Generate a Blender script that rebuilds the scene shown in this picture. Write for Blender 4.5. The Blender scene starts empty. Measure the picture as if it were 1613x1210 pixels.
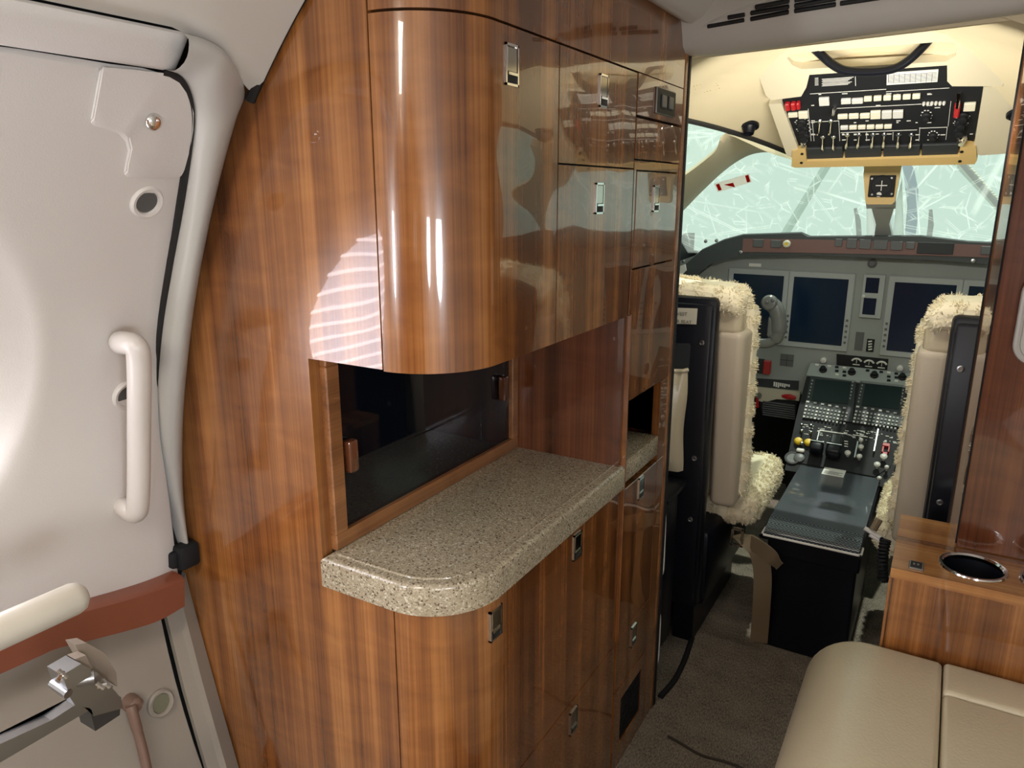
import bpy, bmesh, math, random
import numpy as np
from mathutils import Vector, Matrix
from math import sin, cos, pi, radians, sqrt, atan
random.seed(7)
S = bpy.context.scene
COL = S.collection

# ------------------------------------------------------------------ camera
W_, H_, F_ = 1613., 1210., 1165.
PITCH = radians(14.533); YAW = radians(30.485); CZ = 1.30
FW = Vector((-sin(YAW)*cos(PITCH), cos(YAW)*cos(PITCH), -sin(PITCH)))
RT = Vector((cos(YAW), sin(YAW), 0)); UP = RT.cross(FW)
cam = bpy.data.cameras.new('camera'); co = bpy.data.objects.new('camera', cam); COL.objects.link(co)
cam.sensor_width = 36; cam.lens = 36*F_/W_; cam.clip_start = .02
M = Matrix((RT, UP, -FW)).transposed().to_4x4(); M.translation = (0, 0, CZ); co.matrix_world = M
S.camera = co
# ------------------------------------------------------------------ world, sun, exposure
wd = bpy.data.worlds.new('world'); S.world = wd; wd.use_nodes = True
bg = wd.node_tree.nodes['Background']; bg.inputs[0].default_value = (.66, .84, .755, 1); bg.inputs[1].default_value = .82
S.view_settings.view_transform = 'Standard'; S.view_settings.look = 'None'
S.view_settings.exposure = 0.0; S.view_settings.gamma = 1; S.view_settings.use_curve_mapping = False
def light(kind, name, loc, rot, energy, color=(1, 1, 1), **k):
    l = bpy.data.lights.new(name, kind); l.energy = energy; l.color = color
    for a, b in k.items(): setattr(l, a, b)
    o = bpy.data.objects.new(name, l); COL.objects.link(o); o.location = loc; o.rotation_euler = rot; return o
def aim(o, d): o.rotation_euler = Vector(d).to_track_quat('-Z', 'Y').to_euler()
sun = light('SUN', 'sun', (0, 6, 4), (0, 0, 0), 3.5, (1, .97, .88), angle=radians(1.2)); aim(sun, (.0, -.20, -.97))
# daylight through the cabin windows behind the camera (right wall and left wall panes)
for i, (x, y, e) in enumerate(((.56, -.15, 7), (.56, -.8, 6), (-1.0, -.75, 24))):
    a = light('AREA', 'cabin_window_daylight', (x, y, 1.12), (0, 0, 0), e, (.93, .95, 1), shape='ELLIPSE', size=.30, size_y=.36)
    aim(a, (-1 if x > 0 else 1, 0, -.1))
a = light('AREA', 'cabin_fill_light', (-.50, -.75, 1.665), (0, 0, 0), 17, (1, .86, .70), shape='RECTANGLE', size=.10, size_y=1.3); aim(a, (0, 0, -1))  # unseen light added to brighten the aft walnut panel

a = light('AREA', 'cockpit_fill_light', (-.23, 1.68, 1.42), (0, 0, 0), 3.6, (1, .95, .84), shape='RECTANGLE', size=.5, size_y=.05); aim(a, (0, 1, -.1))  # unseen fill added behind the header to brighten the cockpit
# ------------------------------------------------------------------ pixel rays -> points on real surfaces
def ray(px, py): return (RT*((px-W_/2)/F_) - UP*((py-H_/2)/F_) + FW)
def onx(px, py, X): d = ray(px, py); t = X/d.x; return Vector((0, 0, CZ)) + d*t
def ony(px, py, Y): d = ray(px, py); t = Y/d.y; return Vector((0, 0, CZ)) + d*t
def onz(px, py, Z): d = ray(px, py); t = (Z-CZ)/d.z; return Vector((0, 0, CZ)) + d*t
def wallx(z): return .04 - sqrt(max(.001, 1.3064-(z-.7)**2))
def onf(px, py, g, t0=.3, t1=4):
    """first sign change of g(point) along the ray"""
    d = ray(px, py); o = Vector((0, 0, CZ)); n = 300; a = t0; fa = g(o+d*a)
    for i in range(1, n+1):
        b = t0+(t1-t0)*i/n; fb = g(o+d*b)
        if fa*fb <= 0:
            for _ in range(30):
                m = (a+b)/2; fm = g(o+d*m)
                if fa*fm <= 0: b = m
                else: a, fa = m, fm
            return o+d*a
        a, fa = b, fb
    return o+d*t1
def oncyl(px, py, off=0.): return onf(px, py, lambda p: p.x-wallx(p.z)-off)
class Fr:
    """plane frame: origin, u (right), v (up), n (towards the viewer side)"""
    def __init__(s, o, u, v):
        s.o = Vector(o); s.u = Vector(u).normalized(); s.v = Vector(v).normalized(); s.n = s.u.cross(s.v).normalized()
    def hit(s, px, py):
        d = ray(px, py); c = Vector((0, 0, CZ)); t = (s.o-c).dot(s.n)/d.dot(s.n); return c+d*t
    def uv(s, px, py): p = s.hit(px, py)-s.o; return p.dot(s.u), p.dot(s.v)
    def P(s, u, v, n=0.): return s.o+s.u*u+s.v*v+s.n*n
    def rect(s, x0, y0, x1, y1):
        xm, ym = (x0+x1)/2, (y0+y1)/2
        return s.uv(x0, ym)[0], s.uv(xm, y1)[1], s.uv(x1, ym)[0], s.uv(xm, y0)[1]

# ------------------------------------------------------------------ mesh helpers
def NB(): return bmesh.new()
def addbox(bm, lo, hi, bev=0, mi=0, fr=None, seg=2):
    r = bmesh.ops.create_cube(bm, size=1); vs = r['verts']
    lo = Vector(lo); hi = Vector(hi)
    for v in vs: v.co = Vector(((lo.x+hi.x)/2+v.co.x*(hi.x-lo.x), (lo.y+hi.y)/2+v.co.y*(hi.y-lo.y), (lo.z+hi.z)/2+v.co.z*(hi.z-lo.z)))
    fs = list({f for v in vs for f in v.link_faces})
    if bev:
        es = list({e for v in vs for e in v.link_edges})
        r = bmesh.ops.bevel(bm, geom=es, offset=bev, segments=seg, profile=.5, affect='EDGES')
        vs = list({v for f in r['faces'] for v in f.verts}); fs = list({f for v in vs for f in v.link_faces})
    for f in fs: f.material_index = mi
    if fr:
        for v in vs: v.co = fr.P(*v.co)
    return vs
def addprism(bm, pts, vec, mi=0):
    """closed polygon (3D points) extruded by vec"""
    vec = Vector(vec); a = [bm.verts.new(p) for p in pts]; b = [bm.verts.new(Vector(p)+vec) for p in pts]
    n = len(pts); fs = []
    for i in range(n): fs.append(bm.faces.new((a[i], a[(i+1) % n], b[(i+1) % n], b[i])))
    fs.append(bm.faces.new(a[::-1])); fs.append(bm.faces.new(b))
    bmesh.ops.triangulate(bm, faces=fs[-2:])
    for f in {f for v in a+b for f in v.link_faces}: f.material_index = mi
    return a+b
def addplate(bm, outer, holes, vec, mi=0):
    """plate with holes: outer, holes lists of 3D points, extruded by vec"""
    vec = Vector(vec)
    for k in (0, 1):
        es = []
        for loop in [outer]+holes:
            vs = [bm.verts.new(Vector(p)+vec*k) for p in loop]
            es += [bm.edges.new((vs[i], vs[(i+1) % len(vs)])) for i in range(len(vs))]
        bmesh.ops.triangle_fill(bm, edges=es, use_beauty=True)
    for loop in [outer]+holes:
        n = len(loop)
        a = [bm.verts.new(p) for p in loop]; b = [bm.verts.new(Vector(p)+vec) for p in loop]
        for i in range(n): bm.faces.new((a[i], a[(i+1) % n], b[(i+1) % n], b[i]))
    bmesh.ops.remove_doubles(bm, verts=bm.verts, dist=1e-5)
def addtube(bm, pts, rad, n=12, mi=0, caps=True, flat=1.):
    """tube along pts; rad number or list; flat squashes the section"""
    pts = [Vector(p) for p in pts]; m = len(pts); rings = []
    up = Vector((0, 0, 1)); t0 = (pts[1]-pts[0]).normalized()
    if abs(t0.dot(up)) > .9: up = Vector((1, 0, 0))
    nrm = (up-t0*up.dot(t0)).normalized()
    for i, p in enumerate(pts):
        t = (pts[min(i+1, m-1)]-pts[max(i-1, 0)]).normalized()
        nrm = (nrm-t*nrm.dot(t)).normalized(); bn = t.cross(nrm)
        r = rad[i] if isinstance(rad, (list, tuple)) else rad
        rings.append([bm.verts.new(p+nrm*(cos(2*pi*k/n)*r)+bn*(sin(2*pi*k/n)*r*flat)) for k in range(n)])
    for a, b in zip(rings, rings[1:]):
        for k in range(n):
            f = bm.faces.new((a[k], a[(k+1) % n], b[(k+1) % n], b[k])); f.material_index = mi
    if caps:
        bm.faces.new(rings[0][::-1]).material_index = mi; bm.faces.new(rings[-1]).material_index = mi
def addlathe(bm, c, axis, prof, n=24, mi=0, cap=True):
    """prof: list (radius, height along axis)"""
    c = Vector(c); ax = Vector(axis).normalized(); u = ax.orthogonal().normalized(); v = ax.cross(u); rings = []
    for r, h in prof: rings.append([bm.verts.new(c+ax*h+(u*cos(2*pi*k/n)+v*sin(2*pi*k/n))*max(r, 1e-5)) for k in range(n)])
    for a, b in zip(rings, rings[1:]):
        for k in range(n):
            f = bm.faces.new((a[k], a[(k+1) % n], b[(k+1) % n], b[k])); f.material_index = mi
    if cap: bm.faces.new(rings[0][::-1]).material_index = mi; bm.faces.new(rings[-1]).material_index = mi
def addgrid(bm, g, mi=0, thick=None):
    """g[i][j] points -> sheet; thick: vector or function(point)->vector gives the back sheet"""
    R = [[bm.verts.new(p) for p in r] for r in g]
    fs = []
    for a, b in zip(R, R[1:]):
        for i in range(len(a)-1): fs.append(bm.faces.new((a[i], a[i+1], b[i+1], b[i])))
    if thick is not None:
        f_ = thick if callable(thick) else (lambda p: Vector(thick))
        Q = [[bm.verts.new(Vector(p)+f_(Vector(p))) for p in r] for r in g]
        for a, b in zip(Q, Q[1:]):
            for i in range(len(a)-1): fs.append(bm.faces.new((a[i], b[i], b[i+1], a[i+1])))
        bord = lambda T: T[0]+[r[-1] for r in T[1:]]+T[-1][-2::-1]+[r[0] for r in T[-2:0:-1]]
        A, B = bord(R), bord(Q); n = len(A)
        for i in range(n): fs.append(bm.faces.new((A[i], B[i], B[(i+1) % n], A[(i+1) % n])))
    for f in fs: f.material_index = mi
    return R
def catmull(pts, k=6):
    pts = [Vector(p) for p in pts]; out = []
    for i in range(len(pts)-1):
        p0, p1, p2, p3 = pts[max(i-1, 0)], pts[i], pts[i+1], pts[min(i+2, len(pts)-1)]
        for j in range(k):
            t = j/k
            out.append(.5*((2*p1)+(p2-p0)*t+(2*p0-5*p1+4*p2-p3)*t*t+(3*p1-p0-3*p2+p3)*t**3))
    out.append(pts[-1]); return out
def tag(o, label=None, cat=None, group=None, kind=None):
    if label: o['label'] = label
    if cat: o['category'] = cat
    if group: o['group'] = group
    if kind: o['kind'] = kind
    return o
WL = {}
def obj(name, bm, mat, parent=None, smooth=True, label=None, ang=35):
    bmesh.ops.recalc_face_normals(bm, faces=bm.faces)
    me = bpy.data.meshes.new(name)
    zs = [v.co for v in bm.verts]
    if parent is not None: org = WL[parent.name]
    else:
        lo = [min(c[i] for c in zs) for i in range(3)]; hi = [max(c[i] for c in zs) for i in range(3)]
        org = Vector(((lo[0]+hi[0])/2, (lo[1]+hi[1])/2, lo[2]))
    bmesh.ops.translate(bm, verts=bm.verts, vec=-org)
    bm.to_mesh(me); bm.free()
    for m in (mat if isinstance(mat, (list, tuple)) else [mat]): me.materials.append(m)
    if smooth: me.shade_smooth(); me.set_sharp_from_angle(angle=radians(ang))
    o = bpy.data.objects.new(name, me); COL.objects.link(o)
    if parent is not None: o.parent = parent
    else: o.location = org
    WL[o.name] = org.copy()
    if label: o['label'] = label
    return o
def thing(name, loc, label=None, cat=None, group=None, kind=None, parent=None):
    o = bpy.data.objects.new(name, None); COL.objects.link(o); o.empty_display_size = .05
    loc = Vector(loc); o.location = loc if parent is None else loc-WL[parent.name]
    if parent is not None: o.parent = parent
    WL[o.name] = loc; return tag(o, label, cat, group, kind)

# ------------------------------------------------------------------ materials
def mat(name, col, rough=.5, metal=0, coat=0, emit=None, es=1, spec=.5, bump=None, sheen=0, coatr=.03):
    m = bpy.data.materials.new(name); m.use_nodes = True; nt = m.node_tree; b = nt.nodes['Principled BSDF']
    b.inputs['Base Color'].default_value = (*col, 1); b.inputs['Roughness'].default_value = rough
    b.inputs['Metallic'].default_value = metal; b.inputs['Coat Weight'].default_value = coat; b.inputs['Coat Roughness'].default_value = coatr
    b.inputs['Specular IOR Level'].default_value = spec
    if sheen: b.inputs['Sheen Weight'].default_value = sheen
    if emit: b.inputs['Emission Color'].default_value = (*emit, 1); b.inputs['Emission Strength'].default_value = es
    if bump:
        sc, st = bump; no = nt.nodes.new('ShaderNodeTexNoise'); no.inputs['Scale'].default_value = sc; no.inputs['Detail'].default_value = 4
        g = nt.nodes.new('ShaderNodeNewGeometry'); nt.links.new(g.outputs['Position'], no.inputs['Vector'])
        bp = nt.nodes.new('ShaderNodeBump'); bp.inputs['Strength'].default_value = st; bp.inputs['Distance'].default_value = .002
        nt.links.new(no.outputs[0], bp.inputs['Height']); nt.links.new(bp.outputs[0], b.inputs['Normal'])
    return m
def nd(nt, t, **k):
    n = nt.nodes.new('ShaderNode'+t)
    for a, v in k.items():
        if a in n.inputs.keys(): n.inputs[a].default_value = v
        else: setattr(n, a, v)
    return n
def ramp(nt, stops):
    r = nt.nodes.new('ShaderNodeValToRGB'); e = r.color_ramp.elements
    while len(e) < len(stops): e.new(.5)
    for q, (p, c) in zip(e, stops): q.position = p; q.color = (*c, 1)
    return r
def wood(name, dark, mid, lite, axis='Z', rough=.22, coat=1., gl=.02):
    m = mat(name, mid, rough, coat=coat, coatr=gl); nt = m.node_tree; b = nt.nodes['Principled BSDF']; L = nt.links.new
    g = nd(nt, 'NewGeometry')
    def tex(sc, scale, det, dist=0.):
        mp = nd(nt, 'Mapping'); mp.inputs['Scale'].default_value = sc; L(g.outputs['Position'], mp.inputs['Vector'])
        n = nd(nt, 'TexNoise', Scale=scale, Detail=det); n.inputs['Distortion'].default_value = dist; L(mp.outputs[0], n.inputs['Vector']); return n
    s = {'Z': (1, 1, .045), 'Y': (1, .045, 1), 'X': (.045, 1, 1)}[axis]
    s2 = {'Z': (1, 1, .012), 'Y': (1, .012, 1), 'X': (.012, 1, 1)}[axis]
    s3 = {'Z': (.35, .35, 1), 'Y': (.4, 1, .4), 'X': (1, .4, .4)}[axis]
    a = tex(s2, 22, 4, .25); f = tex(s2, 260, 3); c = tex(s3, 22, 3, .8); big = tex(s2, 6, 2, .2)
    mx = nd(nt, 'Math', operation='MULTIPLY_ADD'); mx.inputs[1].default_value = .42; L(f.outputs[0], mx.inputs[0]); L(a.outputs[0], mx.inputs[2])
    m2 = nd(nt, 'Math', operation='MULTIPLY_ADD'); m2.inputs[1].default_value = .26; L(c.outputs[0], m2.inputs[0]); L(mx.outputs[0], m2.inputs[2])
    m3 = nd(nt, 'Math', operation='MULTIPLY_ADD'); m3.inputs[1].default_value = .5; L(big.outputs[0], m3.inputs[0]); L(m2.outputs[0], m3.inputs[2])
    r = ramp(nt, [(.30, dark), (.5, mid), (.72, lite)])
    sb = nd(nt, 'Math', operation='MULTIPLY_ADD'); sb.inputs[1].default_value = .85; sb.inputs[2].default_value = -.42; L(m3.outputs[0], sb.inputs[0])
    L(sb.outputs[0], r.inputs[0]); L(r.outputs[0], b.inputs['Base Color'])
    wv = nd(nt, 'TexNoise', Scale=5., Detail=1.); L(g.outputs['Position'], wv.inputs['Vector'])
    bp = nd(nt, 'Bump', Strength=1., Distance=.0035); L(wv.outputs[0], bp.inputs['Height']); L(bp.outputs[0], b.inputs['Coat Normal'])
    return m
WD = wood('walnut_veneer', (.085, .028, .009), (.215, .078, .020), (.39, .165, .047))
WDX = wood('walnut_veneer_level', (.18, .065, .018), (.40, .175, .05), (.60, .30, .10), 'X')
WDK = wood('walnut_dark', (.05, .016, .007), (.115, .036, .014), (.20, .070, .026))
WDF = wood('walnut_frame', (.12, .045, .016), (.24, .10, .036), (.36, .16, .06), 'Y', .3, .4)
LEDGE = mat('rust_wood', (.20, .062, .034), .3, coat=.5, bump=(60, .1))
WHITE = mat('liner_white', (.63, .61, .59), .5, bump=(500, .15))
LINER = mat('liner_grey', (.58, .56, .515), .55)
TRIMG = mat('trim_grey', (.46, .455, .43), .35)
HDR = mat('header_grey', (.56, .54, .50), .4)
LOWP = mat('lower_panel_taupe', (.29, .265, .23), .45)
CREAM = mat('cream_headliner', (.70, .61, .41), .6, bump=(300, .2))
GOLD = mat('cream_bracket', (.62, .44, .18), .45)
BLACK = mat('black_gap', (.006, .006, .007), .6)
BLK = mat('black_paint', (.005, .006, .010), .35, spec=.25)
BLKM = mat('black_matte', (.009, .010, .012), .65, spec=.3)
RUB = mat('rubber', (.02, .02, .02), .55)
CHROME = mat('chrome', (.75, .74, .72), .10, 1)
STEEL = mat('brushed_steel', (.42, .43, .44), .32, 1)
MIRROR = mat('latch_plate', (.50, .47, .42), .12, 1)
GLASSD = mat('smoked_glass', (.003, .004, .007), .03, spec=.6)
SCR = mat('display_glass', (.005, .016, .040), .15, spec=.35)
SCRG = mat('display_glass_green', (.006, .014, .014), .3, spec=.2)
PANEL = mat('panel_grey', (.27, .295, .285), .5)
BEZ = mat('bezel_grey', (.36, .385, .385), .42)
PANELD = mat('panel_dark', (.030, .034, .037), .5, spec=.3)
PLASTIC = mat('plastic_grey', (.10, .105, .11), .4)
RED = mat('red_plastic', (.42, .015, .02), .3, coat=.4)
REDP = mat('maroon_strip', (.19, .095, .085), .5)
YEL = mat('yellow_knob', (.80, .55, .02), .4)
KEYW = mat('key_white', (.62, .62, .58), .4)
KEYC = mat('key_cream', (.72, .69, .55), .4)
INK = mat('print_white', (.70, .70, .66), .6)
LEATH = mat('beige_leather', (.57, .495, .345), .30, bump=(220, .25), coat=.3, coatr=.22)
LEATH2 = mat('taupe_leather', (.50, .43, .33), .42, bump=(250, .2))
BELT = mat('belt_webbing', (.20, .15, .09), .6)
PLACARD = mat('placard_cream', (.62, .58, .46), .5)
TAPE = mat('placard_white', (.75, .74, .70), .5)
FUR = mat('sheepskin', (.82, .74, .54), .9, sheen=.1)
BLUE = mat('blue_cover', (.10, .22, .42), .6)
def carpet():
    m = mat('carpet', (.07, .058, .045), .95); nt = m.node_tree; b = nt.nodes['Principled BSDF']; L = nt.links.new
    g = nd(nt, 'NewGeometry'); mp = nd(nt, 'Mapping'); mp.inputs['Scale'].default_value = (1, .35, 1); L(g.outputs['Position'], mp.inputs[0])
    n = nd(nt, 'TexNoise', Scale=320, Detail=4); L(mp.outputs[0], n.inputs['Vector']); n2 = nd(nt, 'TexNoise', Scale=14, Detail=3); L(g.outputs['Position'], n2.inputs['Vector'])
    a = nd(nt, 'Math', operation='MULTIPLY_ADD'); a.inputs[1].default_value = .35; L(n2.outputs[0], a.inputs[0]); L(n.outputs[0], a.inputs[2])
    r = ramp(nt, [(.45, (.070, .057, .044)), (.85, (.26, .22, .172))]); L(a.outputs[0], r.inputs[0]); L(r.outputs[0], b.inputs['Base Color'])
    bp = nd(nt, 'Bump', Strength=.8, Distance=.004); L(n.outputs[0], bp.inputs['Height']); L(bp.outputs[0], b.inputs['Normal']); return m
CARPET = carpet()
def stone():
    m = mat('speckled_stone', (.4, .35, .27), .22, coat=.3, coatr=.08); nt = m.node_tree; b = nt.nodes['Principled BSDF']; L = nt.links.new
    g = nd(nt, 'NewGeometry')
    v = nd(nt, 'TexVoronoi', Scale=430.); L(g.outputs['Position'], v.inputs['Vector'])
    sep = nd(nt, 'SeparateColor'); L(v.outputs['Color'], sep.inputs[0])
    r = ramp(nt, [(0, (.14, .11, .075)), (.06, (.20, .16, .11)), (.10, (.31, .265, .185)), (.55, (.36, .31, .22)), (.80, (.43, .385, .285)), (.94, (.54, .50, .40))]); r.color_ramp.interpolation = 'CONSTANT'
    L(sep.outputs[0], r.inputs[0])
    v2 = nd(nt, 'TexVoronoi', Scale=190.); L(g.outputs['Position'], v2.inputs['Vector'])
    sp = nd(nt, 'SeparateColor'); L(v2.outputs['Color'], sp.inputs[0])
    gt = nd(nt, 'Math', operation='GREATER_THAN'); gt.inputs[1].default_value = .90; L(sp.outputs[1], gt.inputs[0])
    lt = nd(nt, 'Math', operation='LESS_THAN'); lt.inputs[1].default_value = .34; L(v2.outputs['Distance'], lt.inputs[0])
    ml = nd(nt, 'Math', operation='MULTIPLY'); L(gt.outputs[0], ml.inputs[0]); L(lt.outputs[0], ml.inputs[1])
    mx = nd(nt, 'Mix', data_type='RGBA'); L(ml.outputs[0], mx.inputs[0]); L(r.outputs[0], mx.inputs[6]); mx.inputs[7].default_value = (.10, .075, .05, 1)
    L(mx.outputs[2], b.inputs['Base Color']); return m
STONE = stone()
def carbon():
    m = mat('woven_black', (.05, .06, .07), .5, coat=.5, coatr=.05, spec=.2); nt = m.node_tree; b = nt.nodes['Principled BSDF']; L = nt.links.new
    g = nd(nt, 'NewGeometry'); ck = nd(nt, 'TexChecker', Scale=190.); L(g.outputs['Position'], ck.inputs['Vector'])
    ck.inputs[1].default_value = (.018, .022, .028, 1); ck.inputs[2].default_value = (.11, .13, .15, 1); L(ck.outputs[0], b.inputs['Base Color']); return m
CARBON = carbon()
PAPER = None
def windscreen():
    m = bpy.data.materials.new('windscreen_glass'); m.use_nodes = True; nt = m.node_tree; nt.nodes.clear(); L = nt.links.new
    out = nd(nt, 'OutputMaterial'); tr = nd(nt, 'BsdfTransparent'); tr.inputs[0].default_value = (.90, .95, .92, 1)
    df = nd(nt, 'BsdfTranslucent'); df.inputs[0].default_value = (.95, 1, .97, 1)
    gl = nd(nt, 'BsdfGlossy'); gl.inputs['Roughness'].default_value = .02
    g = nd(nt, 'NewGeometry'); cur = None
    for sc, st, w, seed in ((3.0, (1, .35, .5), .010, (0, 0, 0)), (5.0, (1, .5, .3), .010, (3, 1, 2)), (9., (.8, .4, .35), .014, (7, 5, 1)), (4.0, (.4, .6, 1.2), .008, (1, 8, 4)), (20., (.8, .3, .6), .03, (4, 2, 9))):
        mp = nd(nt, 'Mapping'); mp.inputs['Location'].default_value = seed; mp.inputs['Rotation'].default_value = (seed[1]*.3, .35*seed[0], seed[2]*.4); mp.inputs['Scale'].default_value = st; L(g.outputs['Position'], mp.inputs[0])
        n = nd(nt, 'TexVoronoi', Scale=sc, feature='DISTANCE_TO_EDGE'); L(mp.outputs[0], n.inputs['Vector'])
        mk = nd(nt, 'TexNoise', Scale=sc*1.7, Detail=1); L(mp.outputs[0], mk.inputs['Vector'])
        gt = nd(nt, 'MapRange'); gt.inputs[1].default_value = .44; gt.inputs[2].default_value = .60; L(mk.outputs[0], gt.inputs[0])
        mr = nd(nt, 'MapRange'); mr.inputs[1].default_value = 0; mr.inputs[2].default_value = w; mr.inputs[3].default_value = .8; mr.inputs[4].default_value = 0; L(n.outputs['Distance'], mr.inputs[0])
        ml = nd(nt, 'Math', operation='MULTIPLY'); L(mr.outputs[0], ml.inputs[0]); L(gt.outputs[0], ml.inputs[1]); mr = ml
        if cur is None: cur = mr
        else: mm = nd(nt, 'Math', operation='MAXIMUM'); L(cur.outputs[0], mm.inputs[0]); L(mr.outputs[0], mm.inputs[1]); cur = mm
    hz = nd(nt, 'Math', operation='MULTIPLY_ADD'); hz.inputs[1].default_value = .32; hz.inputs[2].default_value = .12; L(cur.outputs[0], hz.inputs[0])
    m1 = nd(nt, 'MixShader'); L(hz.outputs[0], m1.inputs[0]); L(tr.outputs[0], m1.inputs[1]); L(df.outputs[0], m1.inputs[2])
    m2 = nd(nt, 'MixShader'); m2.inputs[0].default_value = .04; L(m1.outputs[0], m2.inputs[1]); L(gl.outputs[0], m2.inputs[2]); L(m2.outputs[0], out.inputs[0]); return m
WSG = windscreen()
def thin(name, col):
    m = bpy.data.materials.new(name); m.use_nodes = True; nt = m.node_tree; nt.nodes.clear(); o = nd(nt, 'OutputMaterial'); a = nd(nt, 'BsdfTranslucent'); c = nd(nt, 'BsdfDiffuse'); x = nd(nt, 'MixShader')
    a.inputs[0].default_value = (*col, 1); c.inputs[0].default_value = (*col, 1); x.inputs[0].default_value = .3
    nt.links.new(a.outputs[0], x.inputs[1]); nt.links.new(c.outputs[0], x.inputs[2]); nt.links.new(x.outputs[0], o.inputs[0]); return m
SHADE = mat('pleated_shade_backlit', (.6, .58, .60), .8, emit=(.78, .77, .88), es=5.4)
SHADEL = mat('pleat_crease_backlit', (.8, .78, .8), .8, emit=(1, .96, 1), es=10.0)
PANE = mat('cabin_pane_daylight', (.8, .8, .8), .3, emit=(.92, .95, 1), es=3.5)

CX = -.23                                      # aircraft centreline
XG = -.526                                     # aisle face of the galley
YA = .742                                      # aft face of the galley
def shellx(z, off=0): return wallx(z)+off
# ================================================================== SETTING
b = NB(); addbox(b, (-1.25, -1.7, -.05), (.85, 3.6, 0)); fl = obj('floor', b, CARPET, smooth=False); fl['kind'] = 'structure'
# hull shell (cabin walls + ceiling), cross-section swept in y
def section(off=-.03, n=28):
    pts = []
    for i in range(n+1):
        z = -.02+(1.70+.02)*i/n; pts.append((wallx(z)+off, z))
    return pts
L_ = section()
def shell(name, pts, y0, y1, m, thick):
    b = NB(); addgrid(b, [[(x, y, z) for x, z in pts] for y in (y0, y1)], thick=thick); o = obj(name, b, m); o['kind'] = 'structure'; return o
shell('wall_left', L_, -1.7, .085, LINER, (-.03, 0, 0))
shell('wall_left_galley', [(x-.01, z) for x, z in L_], .765, 1.80, LINER, (-.03, 0, 0))
shell('wall_right', [(2*CX-x, z) for x, z in L_], -1.7, 1.95, LINER, (.03, 0, 0))
b = NB(); addgrid(b, [[(wallx(1.70)-.03+(2*CX-2*(wallx(1.70)-.03))*i/10, y, 1.70+.012*sin(pi*i/10)) for i in range(11)] for y in (-1.7, 1.60)], thick=(0, 0, .03)); o = obj('ceiling', b, LINER); o['kind'] = 'structure'
b = NB(); addbox(b, (-1.2, -1.74, 0), (.8, -1.7, 1.75)); o = obj('wall_back', b, WDK, smooth=False); o['kind'] = 'structure'
# cabin windows behind the camera, right wall and left wall
for i, (sd, y) in enumerate(((1, -.15), (1, -.8), (-1, -.75))):
    x0 = wallx(1.12)-.028; x = x0 if sd < 0 else 2*CX-x0; d = 1 if sd < 0 else -1
    w = thing('window_%d' % (i+5), (x, y, 1.12), kind='structure')
    b = NB(); ring = [(x+d*.012, y+.17*cos(2*pi*k/32), 1.12+.21*sin(2*pi*k/32)) for k in range(32)]; ring.append(ring[0])
    addtube(b, ring, .012, 8, caps=False); obj('window_frame', b, WHITE, w)
    b = NB(); addprism(b, [(x+d*.002, y+.165*cos(2*pi*k/32), 1.12+.205*sin(2*pi*k/32)) for k in range(32)], (-d*.004, 0, 0)); obj('pane', b, PANE, w)

# ------------------------------------------------------------------ entry door (left wall)
dz0, dz1, dy1 = -.0, 1.50, .683
door = thing('door_1', (-1.08, .3, 0), kind='structure')
def dsurf(y, z):
    bul = .030*math.exp(-((z-.82)/.16)**2) 
    return Vector((wallx(z)+bul, y, z))
wc, wa, wb = (.27, 1.09), .235, .235            # recess mouth
pc, pa, pb = (.26, 1.04), .185, .20             # pane
N = 96
YB = [(.60, .714), (.65, .713), (.70, .709), (.80, .698), (.90, .691), (1.05, .695), (1.20, .695), (1.32, .682), (1.398, .665), (1.418, .651), (1.432, .630), (1.4385, .604), (1.60, .30)]
def ybound(z): return float(np.interp(z, [a for a, _ in YB], [c for _, c in YB]))
def drect(t):
    # ray from the window centre to the outline of the upper door panel
    dy, dz = cos(t), sin(t); k = .24
    while True:
        y, z = wc[0]+dy*k, wc[1]+dz*k
        if y > ybound(z)-.002 or y < -.25 or z < .640 or z > 1.4385 or k > 2: return y, z
        k += .0015
rows = []
ts = [2*pi*k/N for k in range(N)]+[2*pi]
for s in (1, .96, .85, .7, .55, .4, .25, .12, .05, 0):
    r = []
    for t in ts:
        oy, oz = drect(t); iy, iz = wc[0]+wa*cos(t), wc[1]+wb*sin(t)
        y, z = iy+(oy-iy)*s, iz+(oz-iz)*s; p = dsurf(y, z)
        if s == 1: p.x -= .005
        if s == 0: p.x -= .004
        r.append(p)
    rows.append(r)
for s in (.25, .5, .75, 1):
    rows.append([dsurf(wc[0]+(pc[0]-wc[0])*s+(wa+(pa-wa)*s)*cos(t), wc[1]+(pc[1]-wc[1])*s+(wb+(pb-wb)*s)*sin(t))-Vector((.004+.018*s, 0, 0)) for t in ts])
b = NB(); addgrid(b, rows); bmesh.ops.remove_doubles(b, verts=b.verts, dist=1e-5); obj('door_panel', b, WHITE, door)
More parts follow.
